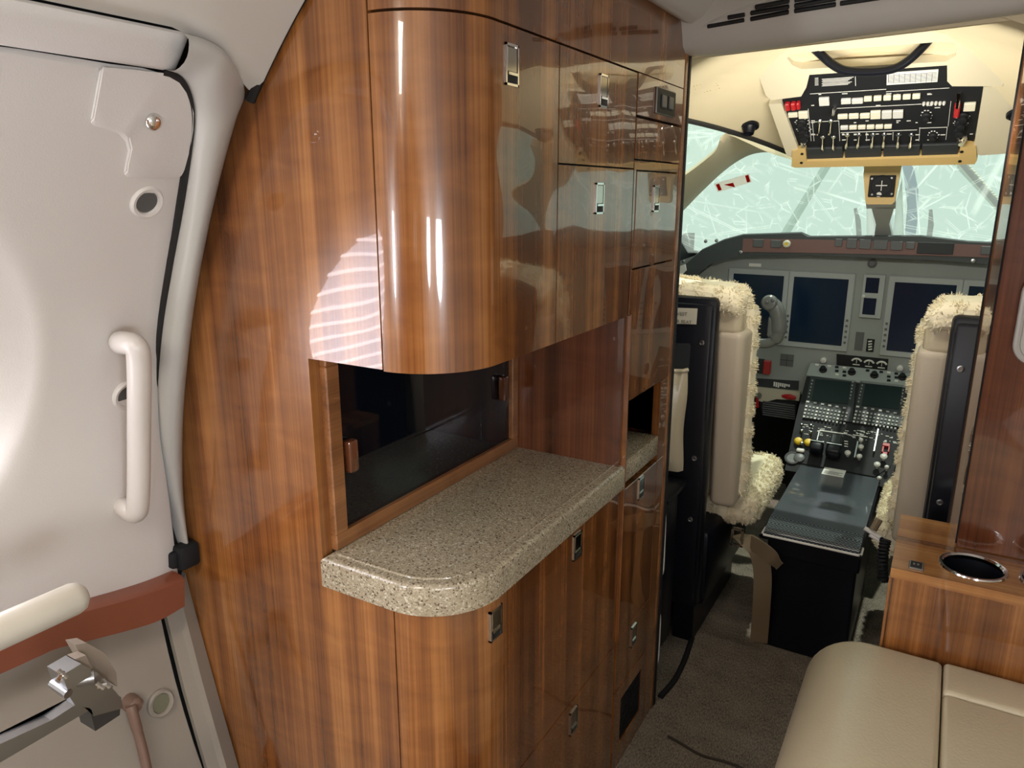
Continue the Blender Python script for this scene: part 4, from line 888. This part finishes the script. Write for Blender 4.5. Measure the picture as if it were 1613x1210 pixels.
for x, y in ((635, 300), (845, 318), (1010, 340), (1215, 355)):
    b = NB(); addlathe(b, SF.P(*SF.uv(*pp(x, y)), .004), SF.n, [(.014, 0), (.014, .005), (.010, .008), (.009, .018), (.006, .019)], 14); obj('knob', b, BLKM, ped)
for (x, y) in [(x, y+(x-590)*.11) for x in (590, 680, 735, 790, 960, 1060, 1115, 1170) for y in (262, 290, 318) if not (x in (590, 680, 960, 1060) and y > 270)]:
    b = NB(); pdbox(x-12, y-5, x+14, y+7, .004, .008, b); obj('small_key', b, BLKM if (x+int(y)) % 3 else KEYW, ped, smooth=False)
# quadrant: levers etc.
b = NB(); pxpoly(SF, [pp(465, 670), pp(1200, 770), pp(1130, 1000), pp(1015, 1075), pp(380, 960)], -.002, .001, b); obj('quadrant_plate', b, BLKM, ped, smooth=False)
def lever(x, y, w, h, parent):
    b = NB(); a = pp(x, y); c = pp(x+w, y+h); u0, v0, u1, v1 = SF.rect(*a, *c); addbox(b, (u0, v0, .012), (u1, v1, .055), .010, 0, SF, 3); addbox(b, ((u0+u1)/2-.006, (v0+v1)/2, .0), ((u0+u1)/2+.006, v1, .02), 0, 0, SF)
    addtube(b, [SF.P(u0, v1-.012, .057), SF.P(u1, v1-.012, .057)], .0018, 6, 1); return obj('thrust_lever', b, [BLK, CHROME], parent)
lever(535, 865, 105, 75, ped); lever(655, 885, 115, 80, ped)
b = NB(); pdbox(685, 800, 775, 880, .0, .035, b, 0, .006); obj('lever_housing', b, PANELD, ped)
for x, y in ((455, 826), (528, 836)):
    b = NB(); addlathe(b, SF.P(*SF.uv(*pp(x, y)), .004), SF.n, [(.013, .0), (.014, .010), (.010, .015), (.002, .016)], 14); obj('yellow_knob', b, YEL, ped)
b = NB(); pdbox(440, 880, 500, 905, .004, .014, b, 0, .003); obj('white_flap', b, TAPE, ped)
for q in ((590, 750, 600, 850, .008), (870, 825, 885, 950, .012), (1015, 740, 1030, 910, .016)):
    b = NB(); pdbox(*q[:4], .0, q[4], b, 0, .001); obj('slot_edge', b, STEEL, ped, smooth=False)
for x0, y0, x1, y1 in ((1070, 840, 1125, 862), (1070, 905, 1105, 930), (1065, 862, 1080, 905), (1110, 862, 1122, 905)):
    b = NB(); pdbox(x0, y0, x1, y1, .0, .010, b, 0, .001); obj('red_guard', b, RED, ped, smooth=False)
for x, y, r in ((480, 720, .005), (480, 765, .005), (548, 725, .005), (548, 775, .005), (482, 855, .006), (815, 925, .010), (900, 950, .009), (1078, 952, .011), (1030, 1010, .010), (1100, 1030, .007), (912, 830, .007), (912, 880, .009), (1045, 1110, .007), (1020, 1160, .008)):
    b = NB(); addlathe(b, SF.P(*SF.uv(*pp(x, y)), .0), SF.n, [(r*.5, 0), (r*.5, .014), (r, .016), (r, .022), (r*.5, .026)], 12); obj('switch_knob', b, KEYW if r > .006 else STEEL, ped)
b = NB(); rr = random.Random(11)
for i in range(70):
    x = rr.uniform(470, 1150); y = 690+(x-470)*.1+rr.uniform(0, 70); w = rr.uniform(8, 34); pdbox(x, y, x+w, y+4, .001, .0016, b)
for q in ((605, 745, 785, 752), (850, 775, 965, 780)): pdbox(*q, .001, .002, b)
for k in range(3):
    for x0 in (615, 790): pdbox(x0, 815+k*18, x0+28, 821+k*18, .001, .002, b)
o = obj('legend_print', b, INK, ped, smooth=False); o['kind'] = 'stuff'
b = NB(); c = SF.P(*SF.uv(*pp(410, 940)), .0); addlathe(b, c, SF.n, [(.026, 0), (.026, .004), (.022, .006), (.018, .003)], 20); addlathe(b, SF.P(*SF.uv(*pp(460, 940)), 0), SF.n, [(.018, 0), (.018, .006), (.014, .008)], 20); obj('trim_wheel', b, PLASTIC, ped)

# ------------------------------------------------------------------ pilot seats
def furmesh(bm, n, ln, seed, wid=.0011):
    rg = random.Random(seed); bm.faces.ensure_lookup_table(); bm.normal_update()
    fs = [f for f in bm.faces]; ar = np.cumsum([f.calc_area() for f in fs]); tot = ar[-1]
    for k in range(n):
        f = fs[int(np.searchsorted(ar, rg.random()*tot))]; vs = [v.co for v in f.verts]
        w = [rg.random() for _ in vs]; s = sum(w); p = sum((v*(a/s) for v, a in zip(vs, w)), Vector()); nn = f.normal.copy()
        d = (nn+Vector((rg.uniform(-.7, .7), rg.uniform(-.7, .7), rg.uniform(-.9, .5)))).normalized()
        l = ln*rg.uniform(.6, 1.3); side = d.cross(Vector((rg.uniform(-1, 1), rg.uniform(-1, 1), rg.uniform(-1, 1)))).normalized()*wid
        q = p+d*l*.55+Vector((rg.uniform(-.003, .003), rg.uniform(-.003, .003), 0)); r = p+d*l
        a, c, e, g = bm.verts.new(p-side), bm.verts.new(p+side), bm.verts.new(q+side*.8), bm.verts.new(q-side*.8); h = bm.verts.new(r)
        bm.faces.new((a, c, e, g)); bm.faces.new((g, e, h))
def lump(bm, amp, seed, sub=2):
    bmesh.ops.subdivide_edges(bm, edges=bm.edges, cuts=sub, use_grid_fill=True); bm.normal_update()
    from mathutils import noise
    for v in bm.verts: v.co += v.normal*amp*(noise.noise(v.co*45+Vector((seed, 0, 0)))+.5*noise.noise(v.co*110))
def recal(bm): bmesh.ops.recalc_face_normals(bm, faces=bm.faces)
def seat(sgn, xin, lab):
    """xin: inner edge x of the black shell; sgn=+1 inner side is +x"""
    st = thing('pilot_seat', (xin-sgn*.22, 2.0, 0), lab, 'seat')
    X = lambda d: xin-sgn*d                       # d metres outboard of the inner edge
    def bx(b, d0, d1, y0, y1, z0, z1, bev=0, seg=2, mi=0):
        a, c = X(d0), X(d1); return addbox(b, (min(a, c), y0, z0), (max(a, c), y1, z1), bev, mi, None, seg)
    b = NB(); bx(b, 0, .42, 1.90, 1.945, .14, 1.035, .012); bx(b, .008, .41, 1.885, 1.905, .16, 1.020, .008); obj('back_shell', b, BLK, st)
    for z in (.92, .60, .42):
        b = NB(); addlathe(b, (X(.030), 1.8845, z), (0, -1, 0), [(.0075, -.002), (.0075, .002), (.005, .0025), (.004, .001)], 14); obj('screw', b, STEEL, st)
    # leather side bolster
    b = NB(); za, zb = .425, .945
    if sgn > 0: pts = [(-.055, 0), (.012, .0)]
    bx(b, -.062, .012, 1.945, 2.07, za, zb, .020, 4); recal(b)
    for v in b.verts:
        t = (v.co.z-za)/(zb-za); v.co.y += .05*(1-t)**2
    obj('side_bolster', b, LEATH2, st)
    b = NB(); bx(b, -.052, .055, 1.95, 2.02, .93, 1.035, .020, 3); obj('upper_bolster', b, LEATH, st)
    # sheepskin on the back rest and head rest
    b = NB(); bx(b, -.066, .44, 2.03, 2.115, .44, 1.03, .034, 3)
    for v in b.verts: v.co.x += sgn*.014*max(0, 1-(v.co.z-.44)/.5) if (v.co.x-xin)*sgn > -.02 else 0
    pass; bmesh.ops.triangulate(b, faces=b.faces); recal(b)
    bx(b, -.050, .43, 1.925, 2.10, 1.015, 1.085, .032, 3); recal(b)
    for v in b.verts:
        d = (xin-v.co.x)*sgn
        if v.co.z > 1.0 and d < .04: v.co.z -= (.04-d)*.45
    b2 = b; bmesh.ops.triangulate(b2, faces=b2.faces); bmesh.ops.subdivide_edges(b2, edges=[e for e in b2.edges if e.calc_length() > .03], cuts=3); lump(b2, .004, 3, 1); furmesh(b2, 30000, .009, 5 if sgn > 0 else 9); obj('sheepskin', b2, FUR, st, label='cream sheepskin cover')
    b = NB(); bx(b, -.105, .43, 2.09, 2.50, .33, .445, .045, 4); bmesh.ops.triangulate(b, faces=b.faces); bmesh.ops.subdivide_edges(b, edges=[e for e in b.edges if e.calc_length() > .03], cuts=3); lump(b, .007, 8, 1); recal(b); furmesh(b, 26000, .010, 6); obj('sheepskin_cushion', b, FUR, st, label='cream sheepskin seat cushion')
    b = NB(); bx(b, -.01, .42, 1.95, 2.45, .12, .36, .02); bx(b, .02, .08, 1.95, 2.4, 0, .13); bx(b, .34, .40, 1.95, 2.4, 0, .13); obj('seat_base', b, BLK, st)
    return st, X
ls, XL = seat(1, -.505, 'left pilot seat with black shell back, sheepskin cover and placard')
rs, XR = seat(-1, .018, 'right pilot seat with plain black shell back beside the wooden partition')
# placard and details on left seat
SB = Fr((-.7, 1.884, .9), (1, 0, 0), (0, 0, 1))
b = NB(); pxpoly(SB, [(1040, 484), (1099, 486), (1097, 511), (1038, 509)], 0, .002, b); obj('placard', b, PLACARD, ls, smooth=False)
def text(body, fr, u, v, size, m, name, parent, h=.0004):
    cu = bpy.data.curves.new('t', 'FONT'); cu.body = body; cu.size = size; cu.extrude = h; cu.align_x = 'LEFT'; cu.resolution_u = 2
    o = bpy.data.objects.new('t', cu); COL.objects.link(o); bpy.context.view_layer.update()
    me = bpy.data.meshes.new_from_object(o.evaluated_get(bpy.context.evaluated_depsgraph_get())); bpy.data.objects.remove(o)
    b = NB(); b.from_mesh(me); 
    for q in b.verts: q.co = fr.P(u+q.co.x, v+q.co.y, q.co.z)
    return obj(name, b, m, parent, smooth=False)
GREYT = mat('placard_ink', (.22, .20, .16), .6)
a = SB.uv(1063, 497); text('LIFE VEST', SB, a[0]-.020, a[1]+.002, .013, GREYT, 'lettering', ls).location = Vector((0, -.0028, 0))
a = SB.uv(1063, 508); text('UNDER SEAT', SB, a[0]-.030, a[1]-.000, .013, GREYT, 'lettering', ls).location = Vector((0, -.0028, 0))
b = NB(); pxpoly(SB, [(1058, 541), (1086, 541), (1088, 545), (1084, 595), (1045, 595), (1045, 541)], 0, .002, b); obj('pocket_edge', b, PLASTIC if 0 else mat('pocket_dark', (.03, .032, .036), .5), ls, smooth=False)
# pouch
b = NB(); g = []
for i in range(15):
    t = i/14; z = .945-.0; row = []
    zz = .845-.285*t
    for j in range(17):
        s = j/16; x = -.70+.135*s; dep = .03+.045*sin(pi*t)**.6*(.4+.6*sin(pi*s)); fold = .006*sin(s*17+t*3)*(1-t)**1.5+.004*sin(s*9+2)
        row.append(Vector((x+.006*sin(t*8)*(s-.5), 1.885-dep*(sin(pi*s)**.35 if 0 < s < 1 else 0)+fold, zz+.006*sin(s*6)*(1-t))))
    g.append(row)
addgrid(b, g); addtube(b, [g[0][j]+Vector((0, 0, .002)) for j in range(17)], .006, 8)
tag(obj('leather_pouch', b, LEATH, ang=80), 'beige leather pouch hung on the back of the left pilot seat', 'pouch')
# black side structure left of seat, shelf plate and white strips
b = NB(); addbox(b, (-.80, 1.70, .10), (-.545, 1.80, .53), .01); addbox(b, (-.80, 1.70, .53), (-.540, 1.86, .545), .004)
tag(obj('equipment_box', b, BLK), 'black equipment box between galley column and left pilot seat', 'box')
for (x, y0, y1) in ((1046, 805, 905), (1038, 965, 1045)):
    p, q = ony(x, y0, 1.695), ony(x-4, y1, 1.695); b = NB(); addtube(b, catmull([p+Vector((-.008, 0, 0)), p+Vector((0, -.003, -.012)), p.lerp(q, .5), q+Vector((0, -.003, .012)), q+Vector((-.008, 0, 0))]), .007, 8)
    tag(obj('white_handle', b, TAPE), 'white plastic grip on the black box, '+('upper one' if y0 < 900 else 'lower one near the floor'), 'handle')
# seat belt
def strap(pts, w, th, m, nm, parent=None, side=None):
    P = catmull(pts, 6); b = NB(); g = []
    for i, p in enumerate(P):
        d = (P[min(i+1, len(P)-1)]-P[max(0, i-1)]).normalized(); sd = Vector(side) if side else Vector((1, 0, 0)); sd = (sd-d*sd.dot(d)).normalized(); g.append([p-sd*w/2, p+sd*w/2])
    addgrid(b, g, thick=(0, th, 0)); return obj(nm, b, m, parent)
sbt = thing('seat_belt', ony(1190, 850, 1.93), 'tan webbing seat belt with metal buckle hanging beside the left pilot seat', 'seat belt')
strap([ony(1160, 843, 1.97), ony(1175, 850, 1.95), ony(1193, 868, 1.94), ony(1201, 905, 1.96), ony(1199, 960, 1.98), ony(1195, 1012, 2.0)], .048, .003, BELT, 'webbing', sbt, (1, .2, .1))
strap([ony(1182, 856, 1.93), ony(1200, 866, 1.92), ony(1218, 882, 1.915), ony(1228, 893, 1.91)], .055, .003, BELT, 'webbing', sbt, (.6, 0, -.8))
b = NB(); c = ony(1161, 846, 1.935)
for a, d in ((( -.018, -.028), (-.010, .028)), ((.010, -.028), (.018, .028)), ((-.018, .020), (.018, .028)), ((-.018, -.028), (.018, -.020))): addbox(b, (c.x+a[0], c.y-.004, c.z+a[1]), (c.x+d[0], c.y+.004, c.z+d[1]), .002, seg=1)
o = obj('buckle', b, CHROME, sbt)
# right side: white buckle thing and cord
b = NB(); P = [ony(x, y, 1.95) for x, y in ((1362, 832), (1384, 846), (1388, 852), (1370, 842), (1362, 832))]; addtube(b, catmull(P[:4]), .006, 8, 0); addtube(b, [ony(1375, 835, 1.95), ony(1385, 818, 1.96)], .009, 8, 1)
tag(obj('belt_buckle', b, [TAPE, BELT]), 'white belt buckle end lying right of the pedestal lid', 'buckle')
coil([ony(1395, 850, 1.90), ony(1390, 880, 1.88), ony(1391, 915, 1.87)], .010, 13, .004, BLKM, 'coiled_cord', 'black coiled cord hanging between pedestal and wooden console', 'cord')

# ------------------------------------------------------------------ right partition, console
con = thing('side_console', (.2, 1.6, 0), 'walnut side console with cup holders beside the leather seat', 'console')
def circ(c, r, z, n=32): return [(c[0]+r*cos(2*pi*k/n), c[1]+r*sin(2*pi*k/n), z) for k in range(n)]
zc = .61; cups = [((.1085, 1.540), .056), ((.238, 1.540), .056)]
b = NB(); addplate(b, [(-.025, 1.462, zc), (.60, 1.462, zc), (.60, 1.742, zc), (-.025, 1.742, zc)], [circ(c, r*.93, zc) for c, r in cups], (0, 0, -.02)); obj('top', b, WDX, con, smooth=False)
b = NB(); addbox(b, (-.020, 1.466, 0), (.60, 1.486, zc-.0205), .001, seg=1); obj('front_panel', b, WD, con, smooth=False)
b = NB(); addbox(b, (-.025, 1.462, 0), (-.0205, 1.742, zc-.0205)); addbox(b, (-.026, 1.457, .40), (-.022, 1.463, zc-.02)); obj('side_panel', b, WD, con, smooth=False)
for c, r in cups:
    q = thing('cup_holder', (c[0], c[1], zc-.07), parent=con)
    b = NB(); addlathe(b, (c[0], c[1], zc), (0, 0, 1), [(r*.93, -.002), (r*1.02, .001), (r*1.0, .004), (r*.93, .0045), (r*.88, .001), (r*.88, -.006)], 40, cap=False); obj('ring', b, CHROME, q)
    b = NB(); addlathe(b, (c[0], c[1], zc), (0, 0, 1), [(r*.90, -.003), (r*.86, -.065), (r*.8, -.07), (.001, -.07)], 40, cap=False); obj('cup', b, BLK, q)
b = NB(); CT = Fr((0, 0, zc), (1, 0, 0), (0, 1, 0)); u0, v0, u1, v1 = CT.rect(1431, 886, 1455, 898); addbox(b, (u0, v0, 0), (u1, v1, .003), .001, 0, CT, 1); addbox(b, (u0+.003, v0+.004, .003), (u1-.003, v1-.004, .0036), 0, 1, CT)
for k in (.35, .62): addbox(b, (u0+(u1-u0)*k-.002, (v0+v1)/2-.003, .0036), (u0+(u1-u0)*k+.002, (v0+v1)/2+.003, .005), 0, 0, CT)
obj('switch_plate', b, [STEEL, BLACK], con, smooth=False)
pt = thing('wood_partition', (.35, 1.68, zc), 'dark walnut partition wall on the right standing on the side console', 'panel')
b = NB(); addbox(b, (.081, 1.622, zc+.001), (.615, 1.642, 1.72), .001, seg=1); obj('face_panel', b, WDK, pt, smooth=False)
b = NB(); addprism(b, [(.0805, 1.6425, zc+.001), (.066, 1.740, zc+.001), (.60, 1.740, zc+.001), (.60, 1.6425, zc+.001)], (0, 0, .985)); obj('edge_strip', b, WD, pt, smooth=False, label='golden walnut edge')
b = NB(); addbox(b, (.0625, 1.7405, zc+.001), (.085, 1.746, 1.60)); addbox(b, (.0785, 1.6395, zc+.001), (.084, 1.6415, 1.60)); obj('edge_seal', b, BLKM, pt, smooth=False)
b = NB(); p = ony(1613, 503, 1.60); R_ = Fr((p.x+.046, 1.621, p.z), (1, 0, 0), (0, 0, 1))
def rrect(w, h, r, n=8): return [(sx*(w/2-r)+r*cos(a), sz*(h/2-r)+r*sin(a)) for sx, sz, a0 in ((1, 1, 0), (-1, 1, pi/2), (-1, -1, pi), (1, -1, 1.5*pi)) for a in [a0+pi/2*k/n for k in range(n+1)]]
addprism(b, [R_.P(u, v) for u, v in rrect(.105, .165, .035)], R_.n*.010, 0); ring = [R_.P(u, v, .010) for u, v in rrect(.100, .160, .034)]; addtube(b, ring+[ring[0]], .006, 8, 0, False); addprism(b, [R_.P(u, v, .0102) for u, v in rrect(.075, .135, .025)], R_.n*.001, 1)
tag(obj('wall_bezel', b, [TRIMG, LINER]), 'rounded cream bezel mounted on the right wooden partition', 'bezel')

# ------------------------------------------------------------------ leather side seat (bottom right)
ss_ = thing('bench_seat', (.15, .95, 0), 'beige leather bench seat against the walnut console', 'seat')
def cushion(name, x0, x1, y0, y1, z0, z1, rl, rr_, rf, m=LEATH, crown=.012):
    """rl, rr_: corner radii left, right; rf front/back"""
    nx, ny = 28, 30; top = []
    def prf(d, r, R2): return 0 if d >= r else (r-sqrt(max(0, r*r-(r-d)**2)))
    xs = [x0+rl*(1-cos(pi/2*k/10)) for k in range(11)]+[x0+rl+(x1-x0-rl-rr_)*k/10 for k in range(1, 10)]+[x1-rr_*(1-sin(pi/2*k/8)) for k in range(9)]
    ys = [y0+rf*(1-cos(pi/2*k/5)) for k in range(6)]+[y0+rf+(y1-y0-2*rf)*k/10 for k in range(1, 10)]+[y1-rf*(1-sin(pi/2*k/5)) for k in range(6)]
    g = []
    for y in ys:
        row = [Vector((x0, y, z0))]
        for x in xs:
            d = prf(x-x0, rl, 0)+prf(x1-x, rr_, 0)+prf(min(y-y0, y1-y), rf, 0); row.append(Vector((x, y, z1-d+crown*sin(pi*(x-x0)/(x1-x0))*sin(pi*(y-y0)/(y1-y0)))))
        row.append(Vector((x1, y, z0))); g.append(row)
    b = NB(); addgrid(b, g); 
    addprism(b, [(x0+.002, y1-.0005, z0), (x1-.002, y1-.0005, z0), (x1-.002, y1-.0005, z1-rf), (x0+.002, y1-.0005, z1-max(rf, rl))], (0, -.001, 0))
    return obj(name, b, m, ss_, ang=80)
cushion('bolster', -.150, .081, .25, 1.452, .12, .452, .110, .010, .016)
cushion('seat_cushion', .083, .525, 1.352, 1.452, .2, .452, .010, .05, .010, crown=.004)
cushion('seat_cushion', .083, .525, .25, 1.350, .2, .450, .010, .05, .010)
b = NB(); addbox(b, (-.12, .28, 0), (.44, 1.45, .13)); obj('seat_base', b, BLKM, ss_, smooth=False)

# ------------------------------------------------------------------ handrail, bracket, rod at the entry door
b = NB(); p, q = onx(-60, 1022, -.80), onx(124, 940, -.80); d = (q-p).normalized(); addtube(b, [p, p.lerp(q, .5), q-d*.006, q+d*.002, q+d*.007], [.0185, .0185, .0185, .016, .010], 16)
tag(obj('handrail', b, mat('rail_cream', (.50, .47, .40), .3)), 'cream tubular handrail end over the rust brown door ledge', 'handrail')
mb = thing('door_stay', onx(130, 1080, -.88), 'grey metal folding stay arm with hinge bracket on the lower door', 'stay')
MX = -.90
def mp(x, y, X=MX): return onx(x, y, X)
def c3(x, y): return x/3.185, 830+y/3.185
MFr = Fr((MX, .5, .5), (0, 1, 0), (0, 0, 1))
def mpoly(pts, n0, n1, m, nm, parent=mb, bev=0):
    b = NB(); addprism(b, [MFr.P(*MFr.uv(*c3(x, y)), n0) for x, y in pts], MFr.n*(n1-n0)); return obj(nm, b, m, parent, smooth=False)
mpoly([(-120, 1125), (-120, 1230), (440, 905), (452, 940), (600, 900), (590, 850), (520, 770), (380, 870), (240, 960)], -.012, .008, STEEL, 'arm')
mpoly([(265, 775), (330, 870), (400, 880), (520, 775), (430, 700), (330, 735)], .004, .022, STEEL, 'link')
mpoly([(235, 700), (262, 775), (378, 705), (378, 672), (330, 645)], .0, .034, STEEL, 'clamp')
mpoly([(372, 590), (430, 580), (520, 630), (580, 730), (585, 800), (555, 775), (510, 770), (470, 760), (430, 690), (400, 640)], -.020, .002, mat('stay_taupe', (.24, .20, .16), .45), 'hinge_plate')
mpoly([(330, 640), (385, 620), (420, 690), (378, 705), (375, 672)], .002, .020, mat('stay_taupe2', (.24, .20, .16), .45), 'hinge_tab')
mpoly([(440, 905), (600, 850), (592, 940), (470, 1020)], -.030, .004, mat('dark_steel', (.10, .10, .10), .4, .8), 'end_fitting')
b = NB(); p = MFr.P(*MFr.uv(*c3(340, 745)), .02); q = MFr.P(*MFr.uv(*c3(405, 715)), .03); addtube(b, [p, q], .008, 12)
addtube(b, [MFr.P(*MFr.uv(*c3(262, 785)), .0), MFr.P(*MFr.uv(*c3(275, 800)), .03)], .006, 10); obj('pin', b, STEEL, mb)
for grp in ((((225, 680), (255, 710)), ((250, 690), (205, 725)), ((235, 715), (215, 730))), (((415, 745), (440, 765)), ((445, 728), (470, 760)), ((420, 765), (455, 745)))):
  b = NB()
  for t in grp: addtube(b, [MFr.P(*MFr.uv(*c3(*t[0])), .030), MFr.P(*MFr.uv(*c3(*t[1])), .036)], .0028, 6)
  obj('cotter_pin', b, CHROME, mb)
BR = mat('rod_brown', (.17, .11, .085), .35); b = NB()
P = [oncyl(206, 1112, .02), oncyl(210, 1128, .022), oncyl(222, 1170, .022), oncyl(236, 1230, .022)]; addtube(b, catmull(P), [.0085]*10+[.0075]*9, 12)
addlathe(b, oncyl(209, 1109, .005), (1, 0, 0), [(.015, -.012), (.013, .010), (.007, .016)], 14); tag(obj('tie_rod', b, BR), 'thin brown rod running down the lower door beside the porthole', 'rod')
# carpet seam
b = NB(); P = [onz(x, y, .002) for x, y in ((1052, 1160), (1075, 1173), (1105, 1190), (1150, 1203), (1200, 1225))]; addtube(b, catmull(P), .0035, 6); o = obj('trim_15', b, mat('seam', (.03, .024, .018), .9)); o['kind'] = 'structure'
b = NB(); P = [onz(x, y, .004) for x, y in ((1040, 1098), (1062, 1072), (1078, 1040), (1090, 1005))]; addtube(b, catmull(P), .008, 8); tag(obj('seat_rail', b, BLKM), 'black floor rail beside the base of the left pilot seat', 'rail')
# portal at the windscreen helps sampling of the sky light
pl_ = light('AREA', 'windscreen_portal', WF.P(0, .45, -.03), (0, 0, 0), 1, shape='RECTANGLE', size=1.85, size_y=1.1); pl_.data.cycles.is_portal = True; aim(pl_, WF.n)
